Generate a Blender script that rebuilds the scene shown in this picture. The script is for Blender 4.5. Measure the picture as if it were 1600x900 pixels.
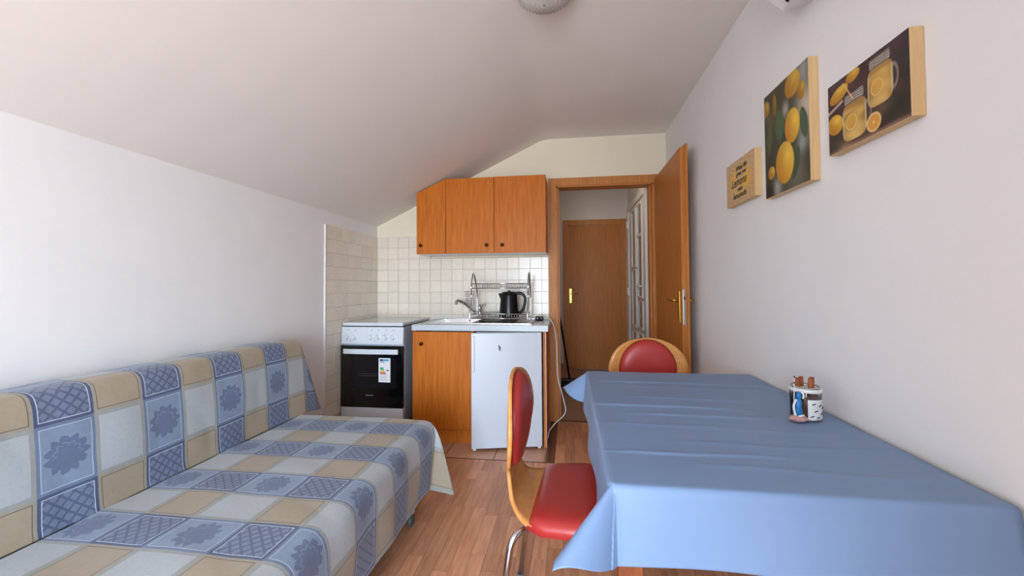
import bpy, bmesh, math, random
import numpy as np
from mathutils import Vector, Matrix
random.seed(7)
for o in list(bpy.data.objects): bpy.data.objects.remove(o)
S = bpy.context.scene
COL = S.collection
PI = math.pi

# ------------------------------------------------------------------ camera
f_px, yaw, pitch, roll, sy = 642.70, 0.1379, 0.0268, -0.0057, -19.89
cam_d = bpy.data.cameras.new('camera'); cam = bpy.data.objects.new('camera', cam_d); COL.objects.link(cam)
fw = Vector((-math.sin(yaw)*math.cos(pitch), math.cos(yaw)*math.cos(pitch), math.sin(pitch)))
rt = Vector((math.cos(yaw), math.sin(yaw), 0)); up = rt.cross(fw)
r2 = rt*math.cos(roll) + up*math.sin(roll); u2 = -rt*math.sin(roll) + up*math.cos(roll)
M = Matrix((r2, u2, -fw)).transposed().to_4x4(); M.translation = Vector((0, 0, 1.1357))
cam.matrix_world = M
cam_d.sensor_fit = 'HORIZONTAL'; cam_d.sensor_width = 36; cam_d.lens = f_px/1600*36
cam_d.shift_y = sy/1600; cam_d.clip_start = 0.02
S.camera = cam
# ------------------------------------------------------------------ world: daylight sky over sunlit ground, entering by an added balcony door opening behind
w = bpy.data.worlds.new('daylight'); S.world = w; w.use_nodes = True
nt = w.node_tree; nt.nodes.clear()
wo = nt.nodes.new('ShaderNodeOutputWorld'); bg = nt.nodes.new('ShaderNodeBackground')
tc = nt.nodes.new('ShaderNodeTexCoord'); sp = nt.nodes.new('ShaderNodeSeparateXYZ'); rp = nt.nodes.new('ShaderNodeValToRGB')
mr = nt.nodes.new('ShaderNodeMapRange'); mr.inputs[1].default_value = -1; mr.inputs[2].default_value = 1
nt.links.new(tc.outputs['Generated'], sp.inputs[0]); nt.links.new(sp.outputs[2], mr.inputs[0]); nt.links.new(mr.outputs[0], rp.inputs[0])
e = rp.color_ramp.elements
e[0].position = 0.44; e[0].color = (.49, .53, .58, 1)
e[1].position = 0.52; e[1].color = (.72, .86, 1.0, 1)
x = e.new(0.75); x.color = (.40, .64, 1.0, 1)
nt.links.new(rp.outputs[0], bg.inputs[0]); bg.inputs[1].default_value = 19.0
nt.links.new(bg.outputs[0], wo.inputs[0])
WIN = (-1.15, 0.70, 0.05, 1.92, -2.40)          # added balcony door opening x0 x1 z0 z1 at y
pl = bpy.data.lights.new('window_portal', 'AREA'); pl.shape = 'RECTANGLE'
pl.size = WIN[1]-WIN[0]; pl.size_y = WIN[3]-WIN[2]; pl.cycles.is_portal = True
po = bpy.data.objects.new('window_portal', pl); COL.objects.link(po)
po.location = ((WIN[0]+WIN[1])/2, WIN[4]+.0, (WIN[2]+WIN[3])/2); po.rotation_euler = (PI/2, 0, 0)   # local -Z points to +y
vs = S.view_settings
vs.view_transform = 'Standard'; vs.look = 'None'; vs.gamma = 1; vs.use_curve_mapping = False
vs.exposure = 0.49

# ------------------------------------------------------------------ helpers
def lin(c):
    return tuple(((v/255)/12.92 if v/255 <= .04045 else ((v/255+.055)/1.055)**2.4) for v in c)
def L4(c): return (*lin(c), 1)
def new_mat(name):
    m = bpy.data.materials.new(name); m.use_nodes = True
    return m, m.node_tree, m.node_tree.nodes['Principled BSDF']
def plain(name, c, rough=.5, metal=0., spec=.5, noise=0., nscale=30., bump=0., trans=0., coat=0., alpha=1.):
    m, t, b = new_mat(name)
    b.inputs['Base Color'].default_value = L4(c); b.inputs['Roughness'].default_value = rough
    b.inputs['Metallic'].default_value = metal; b.inputs['Specular IOR Level'].default_value = spec
    b.inputs['Transmission Weight'].default_value = trans; b.inputs['Coat Weight'].default_value = coat
    if noise or bump:
        tcn = t.nodes.new('ShaderNodeTexCoord'); n = t.nodes.new('ShaderNodeTexNoise')
        n.inputs['Scale'].default_value = nscale; n.inputs['Detail'].default_value = 4
        t.links.new(tcn.outputs['Object'], n.inputs['Vector'])
        if noise:
            mx = t.nodes.new('ShaderNodeMixRGB'); mx.blend_type = 'MULTIPLY'; mx.inputs[0].default_value = 1
            mrn = t.nodes.new('ShaderNodeMapRange'); mrn.inputs[3].default_value = 1-noise; mrn.inputs[4].default_value = 1+noise*.4
            t.links.new(n.outputs[0], mrn.inputs[0]); t.links.new(mrn.outputs[0], mx.inputs[2])
            mx.inputs[1].default_value = L4(c); t.links.new(mx.outputs[0], b.inputs['Base Color'])
        if bump:
            bp_ = t.nodes.new('ShaderNodeBump'); bp_.inputs['Strength'].default_value = bump; bp_.inputs['Distance'].default_value = .01
            t.links.new(n.outputs[0], bp_.inputs['Height']); t.links.new(bp_.outputs[0], b.inputs['Normal'])
    return m
def wood(name, c1, c2, scale=(60, 60, 3), rough=.4, rnd=0., coat=0.):
    """fine straight grain: stretched noise along one axis; rnd = brightness spread between separate boards"""
    m, t, b = new_mat(name)
    tcn = t.nodes.new('ShaderNodeTexCoord'); mp = t.nodes.new('ShaderNodeMapping'); mp.inputs['Scale'].default_value = scale
    n = t.nodes.new('ShaderNodeTexNoise'); n.inputs['Scale'].default_value = 1.0; n.inputs['Detail'].default_value = 5; n.inputs['Roughness'].default_value = .65
    oi = t.nodes.new('ShaderNodeObjectInfo')
    va = t.nodes.new('ShaderNodeVectorMath'); va.operation = 'SCALE'; va.inputs['Scale'].default_value = 37.0
    cmb = t.nodes.new('ShaderNodeCombineXYZ')
    for i in range(3): t.links.new(oi.outputs['Random'], cmb.inputs[i])
    t.links.new(cmb.outputs[0], va.inputs[0])
    ad = t.nodes.new('ShaderNodeVectorMath'); ad.operation = 'ADD'
    t.links.new(tcn.outputs['Object'], mp.inputs[0]); t.links.new(mp.outputs[0], ad.inputs[0]); t.links.new(va.outputs[0], ad.inputs[1])
    t.links.new(ad.outputs[0], n.inputs['Vector'])
    r = t.nodes.new('ShaderNodeValToRGB'); r.color_ramp.elements[0].position = .33; r.color_ramp.elements[1].position = .67
    r.color_ramp.elements[0].color = L4(c2); r.color_ramp.elements[1].color = L4(c1)
    t.links.new(n.outputs[0], r.inputs[0])
    out = r.outputs[0]
    if rnd:
        mrn = t.nodes.new('ShaderNodeMapRange'); mrn.inputs[3].default_value = 1-rnd; mrn.inputs[4].default_value = 1+rnd
        t.links.new(oi.outputs['Random'], mrn.inputs[0])
        mx = t.nodes.new('ShaderNodeMixRGB'); mx.blend_type = 'MULTIPLY'; mx.inputs[0].default_value = 1
        t.links.new(out, mx.inputs[1]); t.links.new(mrn.outputs[0], mx.inputs[2]); out = mx.outputs[0]
    t.links.new(out, b.inputs['Base Color']); b.inputs['Roughness'].default_value = rough; b.inputs['Coat Weight'].default_value = coat; b.inputs['Specular IOR Level'].default_value = .25
    return m
def tile_mat(name, c, rnd=.06, rough=.25):
    m, t, b = new_mat(name)
    oi = t.nodes.new('ShaderNodeObjectInfo'); tcn = t.nodes.new('ShaderNodeTexCoord')
    n = t.nodes.new('ShaderNodeTexNoise'); n.inputs['Scale'].default_value = 35; n.inputs['Detail'].default_value = 3
    cmb = t.nodes.new('ShaderNodeVectorMath'); cmb.operation = 'MULTIPLY_ADD'
    cmb.inputs[1].default_value = (1, 1, 1)
    cx = t.nodes.new('ShaderNodeCombineXYZ')
    for i in range(3): t.links.new(oi.outputs['Random'], cx.inputs[i])
    sc = t.nodes.new('ShaderNodeVectorMath'); sc.operation = 'SCALE'; sc.inputs['Scale'].default_value = 50
    t.links.new(cx.outputs[0], sc.inputs[0]); t.links.new(tcn.outputs['Object'], cmb.inputs[0]); t.links.new(sc.outputs[0], cmb.inputs[2])
    t.links.new(cmb.outputs[0], n.inputs['Vector'])
    m1 = t.nodes.new('ShaderNodeMapRange'); m1.inputs[3].default_value = 1-rnd; m1.inputs[4].default_value = 1+rnd*.6
    t.links.new(oi.outputs['Random'], m1.inputs[0])
    m2 = t.nodes.new('ShaderNodeMapRange'); m2.inputs[3].default_value = .9; m2.inputs[4].default_value = 1.06
    t.links.new(n.outputs[0], m2.inputs[0])
    mu = t.nodes.new('ShaderNodeMath'); mu.operation = 'MULTIPLY'; t.links.new(m1.outputs[0], mu.inputs[0]); t.links.new(m2.outputs[0], mu.inputs[1])
    mx = t.nodes.new('ShaderNodeMixRGB'); mx.blend_type = 'MULTIPLY'; mx.inputs[0].default_value = 1; mx.inputs[1].default_value = L4(c)
    t.links.new(mu.outputs[0], mx.inputs[2]); t.links.new(mx.outputs[0], b.inputs['Base Color'])
    b.inputs['Roughness'].default_value = rough
    bmp = t.nodes.new('ShaderNodeBump'); bmp.inputs['Strength'].default_value = .15; bmp.inputs['Distance'].default_value = .004
    t.links.new(n.outputs[0], bmp.inputs['Height']); t.links.new(bmp.outputs[0], b.inputs['Normal'])
    return m

def tag(o, label=None, cat=None, group=None, kind=None):
    if label: o['label'] = label
    if cat: o['category'] = cat
    if group: o['group'] = group
    if kind: o['kind'] = kind
    return o
def thing(name, loc, label, cat, group=None, rz=0):
    o = bpy.data.objects.new(name, None); COL.objects.link(o); o.location = loc; o.rotation_euler = (0, 0, rz)
    o.empty_display_size = .05
    return tag(o, label, cat, group)
def root_of(p):
    while p.parent: p = p.parent
    return p
def build(name, bm, mat, parent=None, smooth=False, local=False, label=None):
    """bm in world coordinates unless local; parts keep coordinates relative to their root"""
    if parent is not None and not local:
        bmesh.ops.translate(bm, verts=bm.verts, vec=-Vector(root_of(parent).location))
    bmesh.ops.recalc_face_normals(bm, faces=bm.faces)
    me = bpy.data.meshes.new(name); bm.to_mesh(me); bm.free()
    if smooth:
        for p in me.polygons: p.use_smooth = True
        if smooth == 'auto':
            try: me.set_sharp_from_angle(angle=math.radians(40))
            except Exception: pass
    me.materials.append(mat)
    o = bpy.data.objects.new(name, me); COL.objects.link(o)
    if parent is not None: o.parent = parent
    if label: o['label'] = label
    return o
def B(): return bmesh.new()
def box(bm, x0, x1, y0, y1, z0, z1, bev=0., seg=2):
    vs_ = [bm.verts.new((x, y, z)) for x in (x0, x1) for y in (y0, y1) for z in (z0, z1)]
    fs = [(0, 1, 3, 2), (4, 6, 7, 5), (0, 4, 5, 1), (2, 3, 7, 6), (0, 2, 6, 4), (1, 5, 7, 3)]
    faces = [bm.faces.new([vs_[i] for i in q]) for q in fs]
    if bev:
        ed = list({e_ for f_ in faces for e_ in f_.edges})
        bmesh.ops.bevel(bm, geom=ed, offset=bev, segments=seg, profile=.5, affect='EDGES')
    return bm
def prism(bm, pts, axis, a, b):
    """polygon pts (two coords) extruded along axis from a to b. axis y: pts=(x,z); x: (y,z); z: (x,y)"""
    def P(p, t):
        return {'y': (p[0], t, p[1]), 'x': (t, p[0], p[1]), 'z': (p[0], p[1], t)}[axis]
    A_ = [bm.verts.new(P(p, a)) for p in pts]; B_ = [bm.verts.new(P(p, b)) for p in pts]
    bm.faces.new(A_); bm.faces.new(B_[::-1]); n = len(pts)
    for i in range(n): bm.faces.new((A_[i], A_[(i+1) % n], B_[(i+1) % n], B_[i]))
    return bm
def fillet(pts, rad, n=6):
    pts = [Vector(p) for p in pts]; out = [pts[0]]
    for i in range(1, len(pts)-1):
        a, b, c = pts[i-1], pts[i], pts[i+1]
        d1 = (a-b); d2 = (c-b); r = min(rad, d1.length*.49, d2.length*.49)
        p0 = b+d1.normalized()*r; p1 = b+d2.normalized()*r
        for k in range(n+1):
            t = k/n; out.append((1-t)**2*p0 + 2*t*(1-t)*b + t*t*p1)
    out.append(pts[-1]); return out
def spline(pts, n=8):
    pts = [Vector(p) for p in pts]; out = []
    for i in range(len(pts)-1):
        p0 = pts[max(i-1, 0)]; p1 = pts[i]; p2 = pts[i+1]; p3 = pts[min(i+2, len(pts)-1)]
        for k in range(n):
            t = k/n
            out.append(.5*((2*p1)+(p2-p0)*t+(2*p0-5*p1+4*p2-p3)*t*t+(3*p1-p0-3*p2+p3)*t**3))
    out.append(pts[-1]); return out
def tube(bm, pts, r, seg=8, closed=False, cap=True):
    pts = [Vector(p) for p in pts]; n = len(pts); rings = []
    rr = r if isinstance(r, (list, tuple)) else [r]*n
    T0 = None; N = None
    for i in range(n):
        if closed: T = (pts[(i+1) % n]-pts[i-1]).normalized()
        else: T = (pts[min(i+1, n-1)]-pts[max(i-1, 0)]).normalized()
        if N is None:
            N = T.orthogonal().normalized()
        else:
            N = (N - T*N.dot(T)); N = N.normalized() if N.length > 1e-6 else T.orthogonal().normalized()
        Bn = T.cross(N)
        rings.append([bm.verts.new(pts[i]+rr[i]*(math.cos(2*PI*k/seg)*N+math.sin(2*PI*k/seg)*Bn)) for k in range(seg)])
    m = n if closed else n-1
    for i in range(m):
        a, b = rings[i], rings[(i+1) % n]
        for k in range(seg): bm.faces.new((a[k], a[(k+1) % seg], b[(k+1) % seg], b[k]))
    if cap and not closed:
        bm.faces.new(rings[0][::-1]); bm.faces.new(rings[-1])
    return bm
def lathe(bm, prof, c=(0, 0, 0), seg=24, axis='z', sx=1., sy_=1.):
    """prof: list of (r, h); revolve about axis through c"""
    rings = []
    for r, h in prof:
        ring = []
        for k in range(seg):
            a = 2*PI*k/seg; p = (r*math.cos(a)*sx, r*math.sin(a)*sy_, h)
            if axis == 'y': p = (p[0], -p[2], p[1])       # h grows towards the viewer (-y)
            if axis == 'x': p = (-p[2], p[0], p[1])
            ring.append(bm.verts.new((c[0]+p[0], c[1]+p[1], c[2]+p[2])))
        rings.append(ring)
    for a, b in zip(rings, rings[1:]):
        for k in range(seg): bm.faces.new((a[k], a[(k+1) % seg], b[(k+1) % seg], b[k]))
    if prof[0][0] > 1e-5: bm.faces.new(rings[0])
    if prof[-1][0] > 1e-5: bm.faces.new(rings[-1])
    bmesh.ops.remove_doubles(bm, verts=bm.verts, dist=1e-6)
    return bm
def grid(bm, P, closed_u=False):
    """P[i][j] points -> quads"""
    V = [[bm.verts.new(p) for p in row] for row in P]
    for i in range(len(V)-1):
        for j in range(len(V[0])-1):
            bm.faces.new((V[i][j], V[i+1][j], V[i+1][j+1], V[i][j+1]))
    return V
def copy_part(src, loc, parent):
    o = src.copy(); COL.objects.link(o); o.location = loc; o.parent = parent; return o

# ------------------------------------------------------------------ materials
M_wall = plain('wall_paint', (241, 239, 237), .9, spec=.2, noise=.03, nscale=6, bump=.04)
M_wallb = plain('cream_paint', (240, 231, 208), .9, spec=.2, noise=.03, nscale=6, bump=.04)
M_ceil = plain('ceiling_paint', (240, 235, 228), .9, spec=.2, noise=.03, nscale=5)
M_hall = plain('hall_paint', (232, 226, 220), .9, spec=.2)
M_trimw = plain('white_plastic', (232, 230, 226), .35)
M_oak = wood('oak_veneer', (208, 120, 34), (180, 92, 18), (110, 110, 5), .45)
M_door = wood('door_veneer', (206, 132, 64), (178, 106, 44), (120, 120, 4), .42)
M_doorf = wood('door_frame_veneer', (208, 140, 76), (180, 114, 56), (120, 120, 5), .42)
M_lam = wood('laminate', (228, 166, 126), (202, 138, 99), (55, 5, 55), .33, rnd=.2)
M_lamgap = plain('laminate_joint', (120, 80, 56), .6)
M_ftile = tile_mat('floor_tile', (216, 160, 128), .05, .35)
M_htile = tile_mat('hall_tile', (170, 134, 112), .05, .35)
M_grout = plain('grout', (204, 186, 166), .9)
M_fgrout = plain('floor_grout', (112, 82, 64), .9)
M_wtile = tile_mat('wall_tile', (238, 227, 210), .05, .2)
M_strip = wood('dark_strip', (128, 82, 48), (98, 60, 34), (60, 5, 60), .45)
M_enamel = plain('white_enamel', (218, 222, 227), .22, coat=.3)
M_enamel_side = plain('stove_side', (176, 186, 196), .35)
M_fridge = plain('fridge_white', (208, 213, 220), .3)
M_blackglass = plain('black_glass', (8, 8, 9), .08, coat=.5)
M_innerglass = plain('oven_window', (22, 21, 24), .1)
M_black = plain('black_plastic', (10, 10, 11), .28, spec=.3)
M_chrome = plain('chrome', (215, 215, 218), .12, 1.0)
M_steel = plain('brushed_steel', (196, 194, 190), .28, 1.0)
M_brass = plain('brass', (214, 170, 84), .25, 1.0)
M_bronze = plain('dark_bronze', (58, 40, 28), .3, .8)
M_counter = plain('counter_laminate', (196, 203, 208), .3, noise=.08, nscale=120)
M_red = plain('red_vinyl', (178, 50, 46), .38, noise=.04, nscale=90, bump=.03)
M_ply = wood('bent_plywood', (226, 160, 92), (206, 136, 70), (14, 14, 60), .3, coat=.2)
M_pine = wood('pine', (228, 196, 148), (212, 176, 124), (50, 50, 4), .55)
M_pane = plain('frosted_pane', (150, 136, 122), .18)  # brown of the reflections is put into the pane colour
M_white = plain('white', (238, 236, 232), .4)
M_grey = plain('grey_print', (120, 122, 128), .5)

# ------------------------------------------------------------------ room
XL, XR, D, H, HL, XC = -1.712, 0.80, 3.502, 2.393, 1.679, -0.208
YF, TH, YH = -2.40, 0.12, 5.74
HH = 2.465
def slope(x): return HL + (x-XL)*(H-HL)/(XC-XL) if x < XC else H
FX0, FX1, FZ = -0.170, 0.7586, 2.05           # room door frame, outer
# floor slab with laminate strips and the tiled kitchen patch
KX, KY = -0.152, 2.680
bm = B(); box(bm, XL-.1, XR+.1, YF-.1, D+TH, -.06, -.004)
floor = tag(build('floor', bm, M_lamgap), kind='structure')
SW = 0.0645
protos = []
for Lb in (.30, .36, .42, .48, .24, .18, .12):
    b_ = B(); box(b_, -SW/2+.0004, SW/2-.0004, .0006, Lb-.0006, -.004, 0, 0); protos.append((Lb, b_))
plank_me = {}
def plank_mesh(L):
    k = round(L, 2)
    if k not in plank_me:
        b_ = B(); box(b_, -SW/2+.0005, SW/2-.0005, .0006, k-.0006, -.0045, 0)
        me = bpy.data.meshes.new('plank'); b_.to_mesh(me); b_.free(); me.materials.append(M_lam); plank_me[k] = me
    return plank_me[k]
for _, b_ in protos: b_.free()
rng = random.Random(3)
ncol = int((XR-XL)/SW)+1
for c in range(ncol):
    xc = XR - SW*(c+.5)
    if xc < -1.02: break
    y = 1.0 - rng.choice((0, .1, .2, .3)); yend = D-.003 if xc > KX+.02 else KY-.003
    while y < yend-.01:
        L = rng.choice((.30, .36, .42, .48, .52))
        if y+L > yend-.1: L = yend-y
        o = bpy.data.objects.new('plank', plank_mesh(L)); COL.objects.link(o); o.location = (xc, y, 0); o.parent = floor
        if abs(round(L, 2)-L) > .001: o.scale = (1, L/round(L, 2), 1)
        y += L
# laminate beyond the strips that show (under the sofa and behind the camera): one sheet at the same level
bm = B(); box(bm, XL, XR - SW*28 - .0005, YF, KY-.003, -.0045, -.0004); box(bm, XR-SW*28, XR, YF, .68, -.0045, -.0004)
build('laminate_sheet', bm, M_lam, floor)
# kitchen tiles
T = .335
ft = B(); box(ft, .003, T-.003, .003, T-.003, -.004, .001, .001, 1)
fm = bpy.data.meshes.new('floor_tile'); ft.to_mesh(fm); ft.free(); fm.materials.append(M_ftile)
bm = B(); box(bm, XL, KX, KY, D, -.0042, -.001); build('grout_bed', bm, M_fgrout, floor)
for i in range(-4, 1):
    for j in range(3):
        x0 = -.505 + T*i; y0 = KY + T*j - .02*0
        xa, xb = max(x0, XL+.001), min(x0+T, KX); ya, yb = y0, min(y0+T, D-.001)
        if i == 0: pass
        if xb-xa < .02: continue
        o = bpy.data.objects.new('floor_tile', fm); COL.objects.link(o); o.location = (xa, ya, 0); o.scale = ((xb-xa)/T, (yb-ya)/T, 1); o.parent = floor
for i in (1,):
    for j in range(3):
        xa = -.505+T; xb = KX-.012
        if xb-xa > .005:
            o = bpy.data.objects.new('floor_tile', fm); COL.objects.link(o); o.location = (xa, KY+T*j, 0); o.scale = ((xb-xa)/T, (min(KY+T*j+T, D)-KY-T*j)/T, 1); o.parent = floor
bm = B(); box(bm, KX-.004, KX+.014, KY, D-.02, -.002, .007, .003); tag(build('trim_1', bm, M_strip), kind='structure')
bm = B(); box(bm, KX-1.0, KX, KY-.006, KY+.004, -.002, .0015); tag(build('trim_2', bm, M_strip), kind='structure')
bm = B(); box(bm, FX0+.065, FX1-.065, D-.012, D+.02, -.002, .006, .002); tag(build('trim_3', bm, M_strip), kind='structure')

# walls
bm = B(); box(bm, XL-TH, XL, YF-.1, D+TH, -.06, HL+.08)
wall_left = tag(build('wall_left', bm, M_wall), kind='structure')
bm = B(); box(bm, XR, XR+TH, YF-.1, YH+.1, -.06, HH+.1)
wall_right = tag(build('wall_right', bm, M_wall), kind='structure')
bm = B()
oa, ob, oz = FX0+.03, FX1-.03, FZ-.03
prism(bm, [(XL, -.06), (oa, -.06), (oa, H), (XC, H), (XL, HL)], 'y', D, D+TH)
prism(bm, [(oa, oz), (ob, oz), (ob, H), (oa, H)], 'y', D, D+TH)
prism(bm, [(ob, -.06), (XR, -.06), (XR, H), (ob, H)], 'y', D, D+TH)
wall_back = tag(build('wall_back', bm, M_wallb), kind='structure')
# window wall behind the camera, with an open balcony door added to let daylight in
bm = B(); wx0, wx1, wz0, wz1, wy = WIN
prism(bm, [(XL, -.06), (wx0, -.06), (wx0, slope(wx0)), (XL, HL)], 'y', YF-.1, YF)
prism(bm, [(wx0, wz1), (wx1, wz1), (wx1, H), (XC, H), (wx0, slope(wx0))], 'y', YF-.1, YF)
prism(bm, [(wx1, -.06), (XR, -.06), (XR, H), (wx1, H)], 'y', YF-.1, YF)
box(bm, wx0, wx1, YF-.1, YF, -.06, wz0)
tag(build('wall_front', bm, M_wall), kind='structure')
bm = B(); box(bm, .14, XR, -.55, -.25, 0, H); tag(build('added_pier', bm, M_wall), kind='structure')  # unseen pier added to shade the table front and right wall
wroot = B()
for a in ((wx0, wx0+.05), (wx1-.05, wx1)): box(wroot, a[0], a[1], YF-.08, YF-.03, wz0, wz1)
box(wroot, wx0, wx1, YF-.08, YF-.03, wz1-.05, wz1)
tag(build('added_window_1', wroot, M_trimw), kind='structure')
bm = B()
kk = (H-HL)/(XC-XL); cpts = [Vector((XL-.05, HL-.05*kk, 0)), Vector((XC, H, 0)), Vector((XR+.05, H, 0))]
cpts = fillet(cpts, .06, 8)
V0 = [[bm.verts.new((p.x, y, p.y)) for p in cpts] for y in (YF-.1, D+TH)]; V1 = [[bm.verts.new((p.x, y, H+.15)) for p in cpts] for y in (YF-.1, D+TH)]
for i in range(len(cpts)-1):
    bm.faces.new((V0[0][i], V0[0][i+1], V0[1][i+1], V0[1][i])); bm.faces.new((V1[0][i], V1[0][i+1], V1[1][i+1], V1[1][i]))
    for q in (0, 1): bm.faces.new((V0[q][i], V0[q][i+1], V1[q][i+1], V1[q][i]))
for i in (0, -1): bm.faces.new((V0[0][i], V0[1][i], V1[1][i], V1[0][i]))
tag(build('ceiling', bm, M_ceil, None, 'auto'), kind='structure')
# hall
HXL = -.19
bm = B(); box(bm, HXL-.1, XR+.1, D+TH, YH+.1, -.06, -.004); hall_floor = tag(build('floor_hall', bm, M_fgrout), kind='structure')
for i in range(3):
    for j in range(7):
        o = bpy.data.objects.new('floor_tile', fm if False else fm.copy()) if (i, j) == (0, 0) else bpy.data.objects.new('floor_tile', hall_me)
        if (i, j) == (0, 0):
            hall_me = o.data; hall_me.materials.clear(); hall_me.materials.append(M_htile)
        COL.objects.link(o); xa = HXL+T*i; xb = min(xa+T, XR); ya = D+TH*.2+T*j-.0; yb = min(ya+T, YH)
        o.location = (xa, ya, 0); o.scale = ((xb-xa)/T, (yb-ya)/T, 1); o.parent = hall_floor
bm = B(); box(bm, HXL-.1, HXL, D+TH, YH+.1, -.06, HH); tag(build('wall_hall_left', bm, M_hall), kind='structure')
bm = B(); box(bm, HXL-.1, XR+.05, YH, YH+.1, -.06, HH+.05); tag(build('wall_hall_back', bm, M_hall), kind='structure')
bm = B(); box(bm, HXL-.1, XR+.1, D+TH, YH+.1, HH, HH+.1); tag(build('ceiling_hall', bm, M_hall), kind='structure')
bm = B(); box(bm, HXL, HXL+.01, D+TH+.03, YH, 0, .07); box(bm, HXL+.01, -.085, YH-.01, YH, 0, .07)
tag(build('baseboard_hall', bm, M_htile), kind='structure')

# lamp added to brighten the hall, unseen above the doorway's sight line
hl = thing('added_hall_lamp', (.30, 4.35, HH), 'round white ceiling lamp added out of view to brighten the hall', 'lamp')
bm = B(); lathe(bm, [(.11, 0), (.11, -.015)], (.30, 4.35, HH-.0005), 28); build('base_plate', bm, M_trimw, hl)
m_, t_, b__ = new_mat('lamp_glow'); b__.inputs['Emission Color'].default_value = (1, .86, .68, 1); b__.inputs['Emission Strength'].default_value = 14.0
bm = B(); lathe(bm, [(.10, -.016), (.095, -.045), (.06, -.068), (0, -.075)], (.30, 4.35, HH), 28); build('shade', bm, m_, hl, True)

# wall tiles: left wall and splashback, 10 cm grid, top edge at TZ
TZ, TP = 1.582, .0985
tb = B(); box(tb, -.003, .003, .001, TP-.001, .001, TP-.001, .0012, 1)
tmx = bpy.data.meshes.new('tile'); tb.to_mesh(tmx); tb.free(); tmx.materials.append(M_wtile)
tb = B(); box(tb, .001, TP-.001, -.003, .003, .001, TP-.001, .0012, 1)
tmy = bpy.data.meshes.new('tile'); tb.to_mesh(tmy); tb.free(); tmy.materials.append(M_wtile)
YT = 2.700
bm = B(); box(bm, XL, XL+.0015, YT, D, 0, TZ); build('grout', bm, M_grout, wall_left)
bm = B(); box(bm, XL, FX0-.004, D-.0015, D, .80, 1.39); box(bm, XL, -1.2, D-.0015, D, 1.39, TZ); build('grout', bm, M_grout, wall_back)
nr = 14
for j in range(9):
    ya = D - TP*(j+1); yb = ya+TP
    s = 1.
    if ya < YT: s = (yb-YT)/TP; ya = YT
    if s < .1: continue
    for i in range(nr):
        o = bpy.data.objects.new('tile', tmx); COL.objects.link(o); o.location = (XL+.0035, ya, TZ-TP*(i+1)); o.scale = (1, s, 1); o.parent = wall_left
for j in range(16):
    xa = XL + TP*j + .006; s = min(1., (FX0-.004-xa)/TP)
    if s < .1: continue
    for i in range(8):
        za = TZ-TP*(i+1)
        if za+TP > 1.40 and xa+TP > -1.20: continue
        o = bpy.data.objects.new('tile', tmy); COL.objects.link(o); o.location = (xa, D-.0035, za); o.scale = (s, 1, 1); o.parent = wall_back
bm = B(); box(bm, XL, XL+.011, YT-.012, YT, 0, TZ+.003, .002); tag(build('trim_4', bm, M_trimw), kind='structure')

# door frame of the room door (casing + lining)
fr = B(); cw = .065
prism(fr, [(FX0, 0), (FX0+cw, 0), (FX0+cw, FZ-cw), (FX1-cw, FZ-cw), (FX1-cw, 0), (FX1, 0), (FX1, FZ), (FX0, FZ)], 'y', D-.014, D)
box(fr, FX0+cw-.0, FX0+cw+.012, D-.004, D+TH+.01, 0, FZ-cw); box(fr, FX1-cw-.012, FX1-cw, D-.004, D+TH+.01, 0, FZ-cw)
box(fr, FX0+cw, FX1-cw, D-.004, D+TH+.01, FZ-cw-.012, FZ-cw)
box(fr, FX0+cw+.012, FX0+cw+.026, D+.045, D+TH+.01, 0, FZ-cw-.012); box(fr, FX1-cw-.026, FX1-cw-.012, D+.045, D+TH+.01, 0, FZ-cw-.012)
tag(build('trim_5', fr, M_doorf), kind='structure')
# open door leaf, hinged at the right jamb and swung into the room
dr = bpy.data.objects.new('door_1', None); COL.objects.link(dr); dr.location = (.72, 3.48, 0); dr.rotation_euler = (0, 0, 0)
tag(dr, kind='structure')
bm = B(); box(bm, .700, .728, 2.702, 3.478, .008, 2.010); box(bm, .728, .744, 2.690, 3.478, .008, 2.028, .001, 1)
leaf = build('door_leaf', bm, M_door, dr)
bm = B(); box(bm, .704, .722, 2.6985, 2.702, .885, 1.112, .003); build('lock_plate', bm, M_steel, dr)
bm = B(); box(bm, .709, .717, 2.6965, 2.6985, 1.045, 1.066); build('latch_bolt', bm, M_black, dr)
for sgn, x0 in ((-1, .700), (1, .744)):
    bm = B(); box(bm, min(x0, x0+sgn*.007), max(x0, x0+sgn*.007), 2.742, 2.778, .90, 1.10, .003); pl_ = build('handle_plate', bm, M_brass, dr)
    bm = B(); tube(bm, fillet([(x0+sgn*.006, 2.76, 1.04), (x0+sgn*.042, 2.76, 1.04), (x0+sgn*.044, 2.87, 1.038)], .015), .0085, 10)
    build('handle', bm, M_brass, pl_, True)
bm = B()
for z in (.25, 1.78): tube(bm, [(.722, 3.486, z), (.722, 3.486, z+.09)], .008, 10)
build('hinge', bm, M_steel, dr, True)
# hall wooden door at the far wall
d2 = bpy.data.objects.new('door_2', None); COL.objects.link(d2); d2.location = (.345, YH, 0); tag(d2, kind='structure')
bm = B(); a0, a1, az = -.083, .774, 2.045
prism(bm, [(a0, 0), (a0+.075, 0), (a0+.075, az-.075), (a1-.075, az-.075), (a1-.075, 0), (a1, 0), (a1, az), (a0, az)], 'y', YH-.022, YH)
build('door_frame', bm, M_doorf, d2)
bm = B(); box(bm, a0+.078, a1-.078, YH-.012, YH, .006, az-.078); build('door_leaf', bm, M_door, d2)
bm = B(); box(bm, .0, .036, YH-.020, YH-.012, .90, 1.10, .004); p_ = build('handle_plate', bm, M_brass, d2)
bm = B(); tube(bm, fillet([(.018, YH-.018, 1.03), (.018, YH-.06, 1.03), (.125, YH-.062, 1.028)], .015), .0085, 8); build('handle', bm, M_brass, p_, True)
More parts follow.
